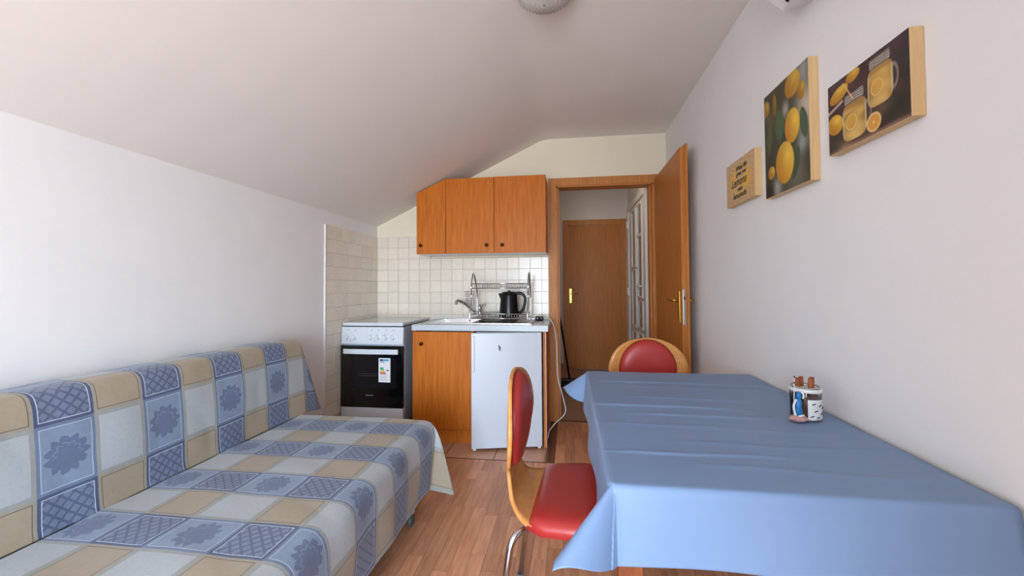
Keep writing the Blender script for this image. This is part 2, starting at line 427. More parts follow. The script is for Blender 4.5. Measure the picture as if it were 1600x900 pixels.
# white panelled door in the right wall of the hall
d3 = bpy.data.objects.new('door_3', None); COL.objects.link(d3); d3.location = (XR, 4.9, 0); tag(d3, kind='structure')
bm = B(); dy0, dy1, dz = 4.30, 5.58, 2.16
prism(bm, [(dy0, 0), (dy0+.09, 0), (dy0+.09, dz-.07), (dy1-.09, dz-.07), (dy1-.09, 0), (dy1, 0), (dy1, dz), (dy0, dz)], 'x', XR-.035, XR)
build('door_frame', bm, M_trimw, d3)
lx = XR-.02
bm = B(); box(bm, lx, XR, dy0+.093, dy1-.093, .01, dz-.073); leaf3 = build('door_leaf', bm, M_trimw, d3)
for (ya, yb, za, zb) in ((4.94, 5.19, 1.37, 2.02), (4.94, 5.19, .67, 1.31), (4.94, 5.19, .12, .58), (4.53, 4.78, 1.71, 2.02), (4.53, 4.78, 1.02, 1.67), (4.53, 4.78, .68, .95), (4.53, 4.78, .12, .60)):
    bm = B(); m_ = .022
    prism(bm, [(ya, za), (yb, za), (yb, zb), (ya, zb)], 'x', lx-.004, lx)
    pn = build('panel', bm, M_pane, d3)
    bm = B()
    for q in ((ya-m_, ya, za-m_, zb+m_), (yb, yb+m_, za-m_, zb+m_), (ya, yb, za-m_, za), (ya, yb, zb, zb+m_)): box(bm, lx-.016, lx, *q, .005, 1)
    build('moulding', bm, M_trimw, pn)
bm = B(); box(bm, lx-.008, lx, 4.405, 4.44, .97, 1.23, .003); p_ = build('handle_plate', bm, M_white, d3)
bm = B(); tube(bm, fillet([(lx-.006, 4.422, 1.13), (lx-.055, 4.422, 1.13), (lx-.057, 4.56, 1.13)], .015), .009, 8); build('handle', bm, M_white, p_, True)
for z in (1.06, 1.92, .2):
    bm = B(); box(bm, XR-.055, XR-.035, dy1-.10, dy1-.06, z-.05, z+.05, .004); build('hinge', bm, M_white, d3)

# ------------------------------------------------------------------ kitchen
def knob(c, mat, parent, r=.014):
    bm = B(); lathe(bm, [(.006, 0), (.006, .012), (r*.8, .014), (r, .019), (r*.9, .025), (r*.4, .028), (0, .0285)], c, 14, 'y')
    return build('knob', bm, mat, parent, True)
# wall cabinet with three doors, its left end cut to the roof slope
wc = thing('wall_cabinet', (-.70, D, 1.40), 'oak wall cabinet with three doors and a corner cut to the sloping ceiling', 'cabinet')
bm = B()
prism(bm, [(-1.224, 1.408), (-.176, 1.408), (-.176, 2.004), (-.985, 2.004), (-1.224, 1.898)], 'y', 3.219, D-.005)
build('body', bm, M_oak, wc)
bm = B(); box(bm, -1.224, -.176, 3.222, D-.006, 1.400, 1.4078); build('bottom_panel', bm, M_trimw, wc)
bm = B(); prism(bm, [(-1.226, 1.401), (-.985, 1.401), (-.985, 2.005), (-1.226, 1.899)], 'y', 3.200, 3.218); dA = build('door', bm, M_oak, wc)
bm = B(); box(bm, -.981, -.587, 3.200, 3.218, 1.401, 2.006, .001, 1); dB = build('door', bm, M_oak, wc)
bm = B(); box(bm, -.583, -.176, 3.200, 3.218, 1.401, 2.008, .001, 1); dC = build('door', bm, M_oak, wc)
knob((-1.188, 3.2, 1.469), M_bronze, dA); knob((-.645, 3.2, 1.463), M_bronze, dB); knob((-.519, 3.2, 1.462), M_bronze, dC)

# base cabinet under the sink, side panel, worktop
bc = thing('base_cabinet', (-.92, 3.2, 0), 'oak base cabinet with one door left of the fridge', 'cabinet')
bm = B(); box(bm, -1.146, -1.130, 2.932, D-.012, .095, .812); box(bm, -.706, -.69, 2.932, D-.012, .095, .812); box(bm, -1.130, -.706, 2.932, D-.012, .095, .111); box(bm, -1.130, -.706, D-.020, D-.012, .111, .812); build('body', bm, M_oak, bc)
bm = B(); box(bm, -1.146, -.692, 2.913, 2.931, .104, .806, .001, 1); dd = build('door', bm, M_oak, bc)
bm = B(); box(bm, -1.146, -.69, 2.940, 2.955, .0012, .094); build('plinth', bm, M_oak, bc)
knob((-1.075, 2.913, .719), M_bronze, dd)
sp_ = thing('side_panel', (-.16, 3.2, 0), 'oak end panel carrying the worktop between fridge and door frame', 'panel')
bm = B(); box(bm, -.186, -.170, 2.925, D-.012, .0012, .812); build('board', bm, M_oak, sp_)
bm = B(); box(bm, -.1698, -.1665, 2.925, 2.940, .0012, .812); build('edge_strip', bm, M_trimw, sp_)
wt = thing('worktop', (-.65, 3.2, .812), 'pale grey laminate worktop holding the steel sink', 'worktop')
bm = B()
sx0, sx1, sy0, sy1 = -1.055, -.735, 3.06, 3.42      # bowl hole
zt, zb_ = .857, .816
for q in ((-1.148, sx0, 2.9, D-.008), (sx1, -.150, 2.9, D-.016), (sx0, sx1, 2.9, sy0), (sx0, sx1, sy1, D-.008)): box(bm, *q, zb_, zt)
build('slab', bm, M_counter, wt)
bm = B(); box(bm, -1.148, -.176, D-.02, D-.008, zt, zt+.018, .003); build('upstand', bm, M_trimw, wt)
# steel sink: flat plate with rim, bowl and ribbed drainer
sk = thing('sink', (-.69, 3.24, .857), 'stainless steel inset sink with bowl and ribbed drainer', 'sink')
bm = B(); px0, px1, py0, py1 = -1.105, -.275, 2.985, 3.465
for q in ((px0, sx0, py0, py1), (sx1, px1, py0, py1), (sx0, sx1, py0, sy0), (sx0, sx1, sy1, py1)): box(bm, *q, zt+.0005, zt+.004)
box(bm, px0, px1, py0, py0+.012, zt+.004, zt+.007); box(bm, px0, px0+.012, py0, py1, zt+.004, zt+.007); box(bm, px1-.012, px1, py0, py1, zt+.004, zt+.007); box(bm, px0, px1, py1-.012, py1, zt+.004, zt+.007)
build('plate', bm, M_steel, sk)
bm = B()
ring0 = [(sx0, sy0), (sx1, sy0), (sx1, sy1), (sx0, sy1)]
ra = [bm.verts.new((x, y, zt+.004)) for x, y in ring0]; cx, cy = (sx0+sx1)/2, (sy0+sy1)/2
rb = [bm.verts.new((cx+(x-cx)*.9, cy+(y-cy)*.9, zt-.13)) for x, y in ring0]
for i in range(4): bm.faces.new((ra[i], ra[(i+1) % 4], rb[(i+1) % 4], rb[i]))
bm.faces.new(rb)
bl = build('bowl', bm, M_steel, sk)
bm = B(); lathe(bm, [(.038, .002), (.036, .004), (.02, .003), (0, .003)], (cx, cy, zt-.13), 20); build('drain', bm, M_chrome, bl, True)
for i in range(7):
    bm = B(); tube(bm, [(-.69+.058*i, 3.05, zt+.004), (-.69+.058*i, 3.36, zt+.004)], .004, 6); build('rib', bm, M_steel, sk, True)
# tap
tp = thing('tap', (-.755, 3.435, zt+.007), 'chrome single-lever kitchen tap with spout turned over the bowl', 'tap')
tx, ty = -.755, 3.435; z0 = zt+.0072
bm = B(); lathe(bm, [(.027, 0), (.027, .008), (.022, .012), (.021, .075), (.024, .08), (.024, .1), (.016, .112), (0, .114)], (tx, ty, z0), 20); build('body', bm, M_chrome, tp, True)
bm = B(); tube(bm, spline([(tx-.01, ty-.005, z0+.045), (tx-.05, ty-.05, z0+.075), (tx-.105, ty-.12, z0+.135), (tx-.145, ty-.16, z0+.158), (tx-.158, ty-.172, z0+.145)], 6), [.013]*7+[.012]*18, 12)
spt = build('spout', bm, M_chrome, tp, True)
bm = B(); tube(bm, [(tx-.158, ty-.172, z0+.15), (tx-.161, ty-.175, z0+.128)], .0125, 12); build('aerator', bm, M_steel, spt, True)
bm = B(); tube(bm, [(tx, ty, z0+.108), (tx+.03, ty-.03, z0+.118), (tx+.055, ty-.06, z0+.112)], [.012, .010, .008], 10); build('lever', bm, M_chrome, tp, True)

# stove
X0, X1, Y0, Y1 = -1.699, -1.214, 2.9, D-.012
st = thing('stove', (-1.456, 3.2, 0), 'white freestanding electric cooker with black glass oven door', 'stove')
bm = B(); box(bm, X0, X1, Y0+.02, Y1, .03, .838, .004); build('body', bm, M_enamel_side, st)
for xx in (X0+.05, X1-.05):
    for yy in (Y0+.06, Y1-.06):
        bm = B(); lathe(bm, [(.018, 0), (.018, .03)], (xx, yy, .0012), 12); build('foot', bm, M_black, st)
bm = B(); prism(bm, [(Y0-.004, .712), (Y0+.022, .712), (Y0+.022, .838), (Y0+.006, .838)], 'x', X0, X1); build('control_panel', bm, M_enamel, st)
bm = B(); box(bm, X0+.006, X1-.004, Y0+.002, Y1-.004, .845, .870, .006); lid = build('lid', bm, M_enamel, st)
bm = B(); box(bm, X0+.004, X1-.004, Y0+.012, Y1-.01, .836, .8452); build('hob', bm, M_black, st)
bm = B(); box(bm, X0, X1+.0, Y0-.012, Y0+.019, .250, .700, .003); od = build('oven_door', bm, M_blackglass, st)
bm = B(); box(bm, -1.605, -1.262, Y0-.0128, Y0-.012, .388, .603); build('oven_window', bm, M_innerglass, od)
bm = B(); box(bm, -1.56, -1.31, Y0-.0134, Y0-.0129, .492, .497); box(bm, -1.56, -1.31, Y0-.0134, Y0-.0129, .478, .482); build('oven_rack', bm, plain('rack_grey', (70, 70, 74), .3, .5), od)
bm = B(); prism(bm, [(-1.660, Y0-.046), (-1.45, Y0-.054), (-1.238, Y0-.046), (-1.238, Y0-.032), (-1.45, Y0-.040), (-1.660, Y0-.032)], 'z', .645, .680)
box(bm, -1.655, -1.635, Y0-.036, Y0-.0115, .652, .672); box(bm, -1.265, -1.245, Y0-.036, Y0-.0115, .652, .672)
build('door_handle', bm, M_enamel, od)
bm = B(); box(bm, X0, X1, Y0-.008, Y0+.019, .06, .244, .004); build('drawer', bm, M_enamel, st)
bm = B(); box(bm, X0+.005, X1-.005, Y0+.001, Y0+.019, .244, .250); build('drawer_gap', bm, M_black, st)
bm = B(); box(bm, -1.50, -1.44, Y0-.0128, Y0-.0121, .333, .340); build('brand_plate', bm, M_grey, od)
for xk in (-1.657, -1.601, -1.469, -1.413, -1.353, -1.298):
    bm = B(); lathe(bm, [(.024, 0), (.024, .004), (.019, .006), (.017, .02), (.015, .022), (0, .022)], (xk, Y0+.001, .762), 20, 'y')
    kn = build('knob', bm, M_enamel, st, 'auto')
    bm = B(); box(bm, xk-.004, xk+.004, Y0-.027, Y0-.02, .745, .780, .0015); build('grip', bm, M_enamel, kn)
for xk in (-1.645, -1.589, -1.46, -1.405, -1.345, -1.29):
    bm = B(); box(bm, xk-.003, xk+.003, Y0+.0018, Y0+.003, .8115, .8185); build('panel_mark', bm, M_grey, st)
for xk in (-1.626, -1.436):
    bm = B(); box(bm, xk-.0035, xk+.0035, Y0-.0035, Y0-.002, .7325, .7395); build('indicator_lamp', bm, M_grey, st)
# energy label sticker
lb = B(); box(lb, -1.398, -1.307, Y0-.0136, Y0-.0130, .435, .612); lab = build('energy_label', lb, M_white, od)
def patch(x0, x1, z0, z1, c, nm='label_print'):
    bm = B(); box(bm, x0, x1, Y0-.0141, Y0-.0137, z0, z1); build(nm, bm, plain('ink_%d_%d_%d' % c, c, .5), lab)
patch(-1.388, -1.366, .590, .604, (20, 32, 96)); patch(-1.366, -1.318, .590, .604, (60, 168, 206)); patch(-1.388, -1.352, .580, .5845, (40, 44, 110))
patch(-1.387, -1.360, .534, .543, (30, 130, 110)); patch(-1.387, -1.355, .524, .533, (90, 190, 110)); patch(-1.387, -1.350, .514, .523, (220, 220, 110)); patch(-1.387, -1.345, .503, .513, (226, 130, 100)); patch(-1.387, -1.340, .493, .502, (214, 90, 84))
patch(-1.336, -1.321, .517, .526, (16, 16, 40)); patch(-1.387, -1.325, .478, .481, (150, 170, 200)); patch(-1.387, -1.335, .466, .469, (150, 170, 200)); patch(-1.387, -1.325, .452, .455, (150, 170, 200))

# fridge with its door left ajar
fg = thing('fridge', (-.43, 3.2, 0), 'small white under-counter fridge with its door slightly ajar', 'fridge')
bm = B(); box(bm, -.672, -.196, 2.94, 3.44, .025, .806, .004); build('body', bm, M_fridge, fg)
for xx in (-.64, -.23):
    for yy in (2.98, 3.40):
        bm = B(); lathe(bm, [(.016, 0), (.016, .026)], (xx, yy, .0012), 12); build('foot', bm, M_black, fg)
ang = math.atan2(.108, .479)
def fdoor(bm):        # door built closed with hinge corner at origin, then swung
    bmesh.ops.rotate(bm, verts=bm.verts, cent=(0, 0, 0), matrix=Matrix.Rotation(ang, 3, 'Z'))
    bmesh.ops.translate(bm, verts=bm.verts, vec=(-.194, 2.887, 0)); return bm
bm = B(); box(bm, -.491, 0, 0, .043, .022, .812, .005); fd = build('door', fdoor(bm), M_fridge, fg)
bm = B(); box(bm, -.488, -.008, .043, .049, .04, .796); build('seal', fdoor(bm), M_grey, fd)
bm = B(); box(bm, -.490, -.468, -.012, .0, .545, .795, .004); build('handle', fdoor(bm), M_fridge, fd)
bm = B()
tube(bm, [(-.300, -.002, .727), (-.293, -.002, .714), (-.297, -.002, .700), (-.288, -.002, .690)], [.004, .006, .005, .003], 8); tube(bm, [(-.293, -.002, .714), (-.286, -.002, .706)], .003, 6)
build('magnet', fdoor(bm), plain('magnet_grey', (84, 92, 104), .4), fd, True)
for xx in (-.47, -.02):
    bm = B(); box(bm, xx-.01, xx+.01, .01, .03, .008, .0225); build('corner_stud', fdoor(bm), M_trimw, fd)

# dish rack on the drainer
rk = thing('dish_rack', (-.53, 3.25, zt+.006), 'two-tier chrome wire dish rack standing on the drainer', 'dish rack')
zr = zt+.0095
def ends(x, y0=3.12, y1=3.38):
    bm = B()
    pts = spline([(x, y0, zr), (x, y0+.005, zr+.08), (x, y0+.06, zr+.18), (x, y0+.05, zr+.28), (x, (y0+y1)/2, zr+.375), (x, y1-.05, zr+.30), (x, y1, zr+.20), (x, y1, zr+.06), (x, y1, zr)], 8)
    tube(bm, pts, .0065, 8); return build('end_frame', bm, M_chrome, rk, True)
ends(-.765); ends(-.315)
def tray(z, y0, y1, nm):
    bm = B(); xa, xb = -.76, -.32
    for zz in (z, z+.035): tube(bm, [(xa, y0, zz), (xb, y0, zz), (xb, y1, zz), (xa, y1, zz)], .0035, 6, True)
    n = 22
    for i in range(n+1):
        xx = xa+(xb-xa)*i/n
        tube(bm, [(xx, y0, z+.035), (xx, y0, z), (xx, y1, z), (xx, y1, z+.035)], .0018, 5)
    return build(nm, bm, M_chrome, rk, True)
tray(zr+.02, 3.14, 3.37, 'lower_tray'); tray(zr+.255, 3.18, 3.40, 'upper_tray')
bm = B()
for i in range(7):
    zz = zr+.12+.018*i; tube(bm, [(-.822, 3.20, zz), (-.772, 3.20, zz), (-.772, 3.30, zz), (-.822, 3.30, zz)], .002, 5, True)
for (xx, yy) in ((-.822, 3.20), (-.772, 3.20), (-.772, 3.30), (-.822, 3.30), (-.797, 3.20), (-.797, 3.30), (-.822, 3.25)): tube(bm, [(xx, yy, zr+.12), (xx, yy, zr+.235)], .002, 5)
build('cutlery_basket', bm, M_chrome, rk, True)
bm = B(); box(bm, -.70, -.40, 3.13, 3.36, zt+.0085, zt+.0135, .002); tag(build('drip_tray', bm, M_black), 'flat black drip tray under the dish rack', 'tray')
# kettle on the lower tray
kz = zr+.0238
kt = thing('kettle', (-.475, 3.25, kz), 'black electric kettle standing in the dish rack', 'kettle')
bm = B(); lathe(bm, [(.078, 0), (.080, .01), (.079, .03), (.074, .09), (.066, .17), (.064, .185), (.060, .19)], (-.475, 3.25, kz), 32); kb = build('body', bm, M_black, kt, True)
bm = B(); lathe(bm, [(.061, .188), (.058, .198), (.03, .203), (.012, .206), (.012, .212), (0, .213)], (-.475, 3.25, kz), 28); build('lid', bm, M_black, kt, True)
bm = B(); grid(bm, [[(-.535-.034*(1-abs(t))*s, 3.25+.030*t*(.4+.6*s), kz+.115+.075*s) for t in (-1, -.6, -.2, .2, .6, 1)] for s in (0, .3, .6, .85, 1)]); build('spout', bm, M_black, kt, True)
bm = B(); tube(bm, spline([(-.425, 3.25, kz+.186), (-.385, 3.25, kz+.190), (-.352, 3.25, kz+.165), (-.348, 3.25, kz+.12), (-.365, 3.25, kz+.06), (-.392, 3.25, kz+.03)], 7), .0115, 10); build('handle', bm, M_black, kt, True)
bm = B(); box(bm, -.418, -.402, 3.244, 3.256, kz+.05, kz+.12, .003); build('water_gauge', bm, M_innerglass, kb)
# adapter and white cable
ad = thing('power_adapter', (-.24, 3.33, zt), 'black double plug adapter lying on the worktop end', 'adapter')
bm = B(); box(bm, -.272, -.236, 3.315, 3.345, zt+.0005, zt+.036, .007); box(bm, -.244, -.208, 3.318, 3.348, zt+.0005, zt+.034, .007); build('plug', bm, M_black, ad, 'auto')
bm = B(); box(bm, -.262, -.25, 3.311, 3.316, zt+.010, zt+.024); build('socket_face', bm, M_grey, ad)
bm = B()
cp = [(-.21, 3.33, zt+.018), (-.165, 3.32, zt+.016), (-.130, 3.29, .835), (-.103, 3.25, .71), (-.098, 3.22, .54), (-.090, 3.2, .42), (-.054, 3.2, .28), (-.036, 3.2, .19), (-.055, 3.2, .141), (-.113, 3.15, .10), (-.155, 3.10, .06), (-.1655, 3.03, .03)]
tube(bm, spline(cp, 6), .004, 6); tag(build('power_cable', bm, M_trimw, None, True), 'white power cable drooping from worktop to fridge', 'cable')

# ------------------------------------------------------------------ broom in the hall
br = thing('broom', (-.05, 4.70, 0), 'black broom leaning in the hall corner behind the door frame', 'broom')
bm = B(); tube(bm, [(-.186, 4.60, 1.33), (-.004, 4.71, .08)], .011, 8); build('stick', bm, M_black, br, True)
bm = B(); box(bm, -.13, .12, 4.685, 4.745, .055, .095, .01); build('head', bm, M_black, br)
bm = B(); box(bm, -.125, .115, 4.69, 4.74, .0015, .055); build('bristles', bm, plain('bristle', (40, 34, 30), .9), br)

# ------------------------------------------------------------------ ceiling lamp and air conditioner
lm = thing('ceiling_lamp', (-.09, 1.665, H), 'round cut-glass flush ceiling lamp, unlit', 'lamp')
bm = B(); lathe(bm, [(.135, 0), (.135, -.012), (.12, -.016)], (-.09, 1.665, H-.0005), 40); build('base_ring', bm, M_trimw, lm, True)
M_lglass = plain('cut_glass', (226, 222, 216), .10, spec=.8, trans=.25)
bm = B()
NR, NS = 22, 144
P = []
for i in range(NR+1):
    t = i/NR; th = t*PI/2
    row = []
    for k in range(NS+1):
        a = 2*PI*k/NS; bump = .0065*math.cos(36*a+(PI if (i//2) % 2 else 0))*math.sin(PI*min(1, .12+t*.88))*(1 if i % 2 else .2)
        r = (.122+bump)*math.cos(th*.98)+.0015; z = -.016-(.088+bump)*math.sin(th)
        row.append((-.09+r*math.cos(a), 1.665+r*math.sin(a), H+z))
    P.append(row)
grid(bm, P); bmesh.ops.remove_doubles(bm, verts=bm.verts, dist=1e-5); shade = build('glass_shade', bm, M_lglass, lm, True)

ac = thing('air_conditioner', (XR, 1.06, 2.05), 'white split air conditioner high on the right wall', 'air conditioner')
prof = [(.80, 2.066), (.745, 2.050), (.712, 2.046), (.655, 2.094), (.640, 2.15), (.638, 2.24), (.650, 2.30), (.69, 2.325), (.80, 2.33)]
bm = B(); prism(bm, [(a_-.0008, b_) for a_, b_ in prof], 'y', .66, 1.46); bmesh.ops.bevel(bm, geom=[e_ for e_ in bm.edges if abs(e_.verts[0].co.y-e_.verts[1].co.y) < 1e-5], offset=.006, segments=2, affect='EDGES')
acb = build('housing', bm, M_trimw, ac, 'auto')
def on_flap(t0, t1, n0, n1):
    A_ = Vector((.7112, 2.046)); d_ = Vector((-.765, .644)); n_ = Vector((-.644, -.765))
    return [tuple(A_+d_*t_+n_*q_) for t_, q_ in ((t0, n0), (t1, n0), (t1, n1), (t0, n1))]
bm = B(); prism(bm, on_flap(.003, .014, -.004, .0016), 'y', .72, 1.415); build('air_outlet', bm, M_black, ac)
bm = B(); prism(bm, on_flap(.015, .066, -.002, .0035), 'y', .72, 1.415); build('louvre', bm, M_trimw, ac)

# ------------------------------------------------------------------ pictures on the right wall
def ell(U, V, cu, cv, ru, rv, rot=0.):
    c, s = math.cos(rot), math.sin(rot); a = (U-cu)*c+(V-cv)*s; b = -(U-cu)*s+(V-cv)*c
    return np.sqrt((a/ru)**2+(b/rv)**2), a/ru, b/rv
def over(img, mask, col):
    m = np.clip(mask, 0, 1)[..., None]; img[:] = img*(1-m)+np.asarray(col, float)*m
def lemon(img, U, V, cu, cv, ru, rv, rot=0., tone=1.):
    d, a, b = ell(U, V, cu, cv, ru, rv, rot)
    tip = ell(U, V, cu-math.sin(rot)*-rv*0, cv-rv*.95, ru*.3, rv*.25, rot)[0]
    base = np.stack([214+18*a+6*b, 160+30*a+14*b, 48+16*a+8*b], -1)*tone
    m = np.clip((1-d)*14, 0, 1)[..., None]; img[:] = img*(1-m)+base*m
    hl = np.exp(-((a-.3)**2+(b-.3)**2)*6); img[:] = img+m*hl[..., None]*np.array([26, 30, 26])
def soft(U, V, cu, cv, r): return np.exp(-(((U-cu)**2+(V-cv)**2)/r**2))
def print_mesh(name, parent, y0, y1, z0, z1, paint, nu, nv, x):
    u = (np.arange(nu+1))/nu; v = np.arange(nv+1)/nv; U, V = np.meshgrid(u, v)       # U left->right as seen, V bottom->top
    img = paint(U, V); img = np.clip(img, 0, 255)/255.
    lc = np.where(img <= .04045, img/12.92, ((img+.055)/1.055)**2.4)
    vs_ = [(x, y1-(y1-y0)*uu, z0+(z1-z0)*vv) for vv in v for uu in u]
    fs = [(j*(nu+1)+i, j*(nu+1)+i+1, (j+1)*(nu+1)+i+1, (j+1)*(nu+1)+i) for j in range(nv) for i in range(nu)]
    off = root_of(parent).location
    vs_ = [(a-off[0], b-off[1], c-off[2]) for a, b, c in vs_]
    me = bpy.data.meshes.new(name); me.from_pydata(vs_, [], fs)
    ca = me.color_attributes.new('print', 'FLOAT_COLOR', 'POINT')
    ca.data.foreach_set('color', np.concatenate([lc.reshape(-1, 3), np.ones((lc.shape[0]*lc.shape[1], 1))], 1).astype(np.float32).ravel())
    m, t, b = new_mat('print_'+name); at = t.nodes.new('ShaderNodeVertexColor'); at.layer_name = 'print'
    t.links.new(at.outputs[0], b.inputs['Base Color']); b.inputs['Roughness'].default_value = .45
    me.materials.append(m); o = bpy.data.objects.new(name, me); COL.objects.link(o); o.parent = parent
    return o
def noise2(U, V, k, seed):
    r = np.random.RandomState(seed); out = np.zeros_like(U)
    for _ in range(14):
        a, b, p = r.uniform(-k, k), r.uniform(-k, k), r.uniform(0, 6.28); out += np.sin(a*U*6.28+b*V*6.28+p)
    return out/14**.5
def leaf(img, U, V, cu, cv, ru, rv, rot, col):
    d, a, b = ell(U, V, cu, cv, ru, rv, rot); over(img, np.clip((1-d-.35*np.abs(b))*9, 0, 1)*.95, col)
    over(img, np.clip((.06-np.abs(a))*30, 0, .5)*(d < .9), np.array(col)*1.35)
def paint_lemon_tree(U, V):
    n = noise2(U, V, 3, 1)
    img = np.stack([58+14*n, 62+14*n, 46+10*n], -1)
    over(img, soft(U, V, .95, .62, .22)*.9, (226, 206, 186)); over(img, soft(U, V, .85, .34, .1)*.9, (176, 186, 184)); over(img, soft(U, V, .75, .1, .2)*.7, (140, 132, 118))
    over(img, soft(U, V, .3, .06, .12)*.9, (178, 178, 172)); over(img, soft(U, V, .1, .04, .1), (22, 22, 20)); over(img, soft(U, V, .9, .95, .13)*.8, (186, 182, 178)); over(img, soft(U, V, .52, .72, .08)*.9, (214, 208, 200))
    over(img, soft(U, V, .3, .85, .2)*.6, (86, 58, 30)); over(img, soft(U, V, .62, .45, .2)*.5, (36, 50, 34))
    leaf(img, U, V, .38, .62, .12, .2, .12, (70, 98, 66)); leaf(img, U, V, .13, .55, .08, .2, -.15, (80, 88, 50)); leaf(img, U, V, .9, .5, .08, .2, .3, (64, 88, 62)); leaf(img, U, V, .72, .2, .08, .2, -.5, (56, 78, 52))
    lemon(img, U, V, .05, .87, .09, .08, 0, .75); lemon(img, U, V, .27, .84, .05, .12, .1, .62)
    lemon(img, U, V, .68, .90, .17, .12, .05, .88); lemon(img, U, V, .86, .78, .08, .08, 0, .8)
    lemon(img, U, V, .16, .225, .09, .065, 0, .85); lemon(img, U, V, .66, .54, .165, .155, -.1); lemon(img, U, V, .48, .255, .215, .195, -.12)
    over(img, np.clip((.012-np.abs(U-.62-(V-.66)*.15))*120, 0, 1)*((V > .68) & (V < .80)), (50, 40, 28))
    return img
def jar_paint(img, U, V, cu, cv, w, h):
    """glass jar of lemonade: rounded body, threaded neck, handle at the right"""
    a_, b_ = (U-cu)/w, (V-cv)/h
    hd = np.abs(np.hypot((U-cu-w*1.0)/(w*.32), (V-cv)/(h*.55))-1); over(img, np.clip((.28-hd)*6, 0, 1)*(U > cu+w*.9)*.7, (176, 160, 140))
    body = np.clip((1-(np.abs(a_)**4+np.abs(b_)**5))*7, 0, 1)
    n = noise2(U, V, 6, int(cu*100))
    shade = 1-.16*a_**2+.04*n
    colr = np.stack([204*shade+6*n, 162*shade+8*n, 84*shade+8*n], -1); img[:] = img*(1-body[..., None])+colr*body[..., None]
    over(img, body*soft(U, V, cu+w*.1, cv-h*.75, w*.8)*.6, (232, 200, 128)); over(img, body*np.clip((np.abs(a_)-.84)*9, 0, .55), (232, 222, 200)); over(img, body*np.clip((b_-.62)*5, 0, .7), (160, 122, 70))
    d = ell(U, V, cu-w*.25, cv-h*.05, w*.5, h*.42)[0]; over(img, np.clip((1-d)*9, 0, 1)*.8, (216, 164, 70)); over(img, np.clip((.1-np.abs(d-.9))*14, 0, 1)*.75, (238, 208, 140))
    nk = np.clip((1-(np.abs((U-cu)/(w*.82))**6+np.abs((V-cv-h*1.2)/(h*.26))**6))*6, 0, 1); over(img, nk*.8, (112, 100, 88))
    for k in range(4):
        zc = cv+h*(1.0+.13*k)+.02*np.cos((U-cu)/w*1.5); over(img, nk*np.clip((.014-np.abs(V-zc))*110, 0, 1)*.8, (200, 194, 182))
def paint_jars(U, V):
    n = noise2(U, V, 4, 5); n2 = noise2(U, V*.4, 9, 6)
    img = np.stack([70+10*n+6*n2, 48+8*n+4*n2, 46+8*n+4*n2], -1)
    over(img, soft(U, V, .95, .7, .25)*.7, (44, 42, 50)); over(img, soft(U, V, .82, .2, .16)*.9, (34, 44, 32)); over(img, soft(U, V, .7, .26, .1)*.5, (150, 104, 82))
    over(img, np.clip((V-.02)*-30+1, 0, 1)*.8, (150, 116, 96)); over(img, soft(U, V, .1, .12, .1)*.8, (56, 66, 42)); over(img, soft(U, V, .24, .03, .1)*.7, (170, 132, 104))
    over(img, np.clip((.03-np.abs(V-.62-(U-.05)*.35))*50, 0, 1)*(U < .22), (206, 176, 160))
    lemon(img, U, V, .16, .80, .15, .10, .5, .92); lemon(img, U, V, .36, .93, .10, .08, .3, .9); lemon(img, U, V, .1, .40, .12, .15, .3, .95)
    jar_paint(img, U, V, .69, .58, .145, .25); jar_paint(img, U, V, .37, .33, .16, .26)
    over(img, np.clip((.014-np.abs(U-.30+(V-.75)*.45))*90, 0, 1)*((V > .62) & (V < .92)), (232, 186, 130))
    d = ell(U, V, .61, .155, .09, .125)[0]; over(img, np.clip((1-d)*12, 0, 1), (238, 206, 140)); over(img, np.clip((.82-d)*12, 0, 1), (222, 158, 64)); over(img, np.clip((.2-d)*10, 0, 1), (240, 206, 140))
    return img
def paint_sign(U, V):
    n = noise2(U*.5, V, 14, 9); img = np.stack([206+7*n, 172+7*n, 128+7*n], -1)
    w_ = soft(U, V, .72, .44, .17)*.85; over(img, w_, (240, 182, 52)); over(img, soft(U, V, .30, .62, .13)*.7, (238, 186, 84))
    d = np.hypot((U-.5)/.34, (V-.52)/.34); over(img, np.clip((.16-np.abs(d-.85))*8, 0, 1)*.45, (240, 184, 60)); return img
def picture(name, y0, y1, z0, z1, label, paint, nu, nv):
    p = thing(name, (XR, (y0+y1)/2, z0), label, 'picture')
    bm = B(); box(bm, XR-.030, XR-.0006, y0, y1, z0, z1, .001, 1); build('panel', bm, M_pine, p)
    pr = print_mesh('printed_face', p, y0+.001, y1-.001, z0+.001, z1-.001, paint, nu, nv, XR-.0304); return p, pr
picture('picture', 1.428, 1.730, 1.471, 1.872, 'tall wooden picture of yellow lemons hanging on a branch', paint_lemon_tree, 110, 150)
picture('picture', 1.034, 1.331, 1.515, 1.720, 'wide wooden picture of two lemonade jars and cut lemon', paint_jars, 130, 90)
sg, sgp = picture('wall_sign', 1.826, 2.129, 1.509, 1.710, 'small wooden sign with dark lemonade lettering over orange splash', paint_sign, 80, 55)
sg['category'] = 'sign'
M_ink = plain('ink_brown', (44, 34, 30), .7)
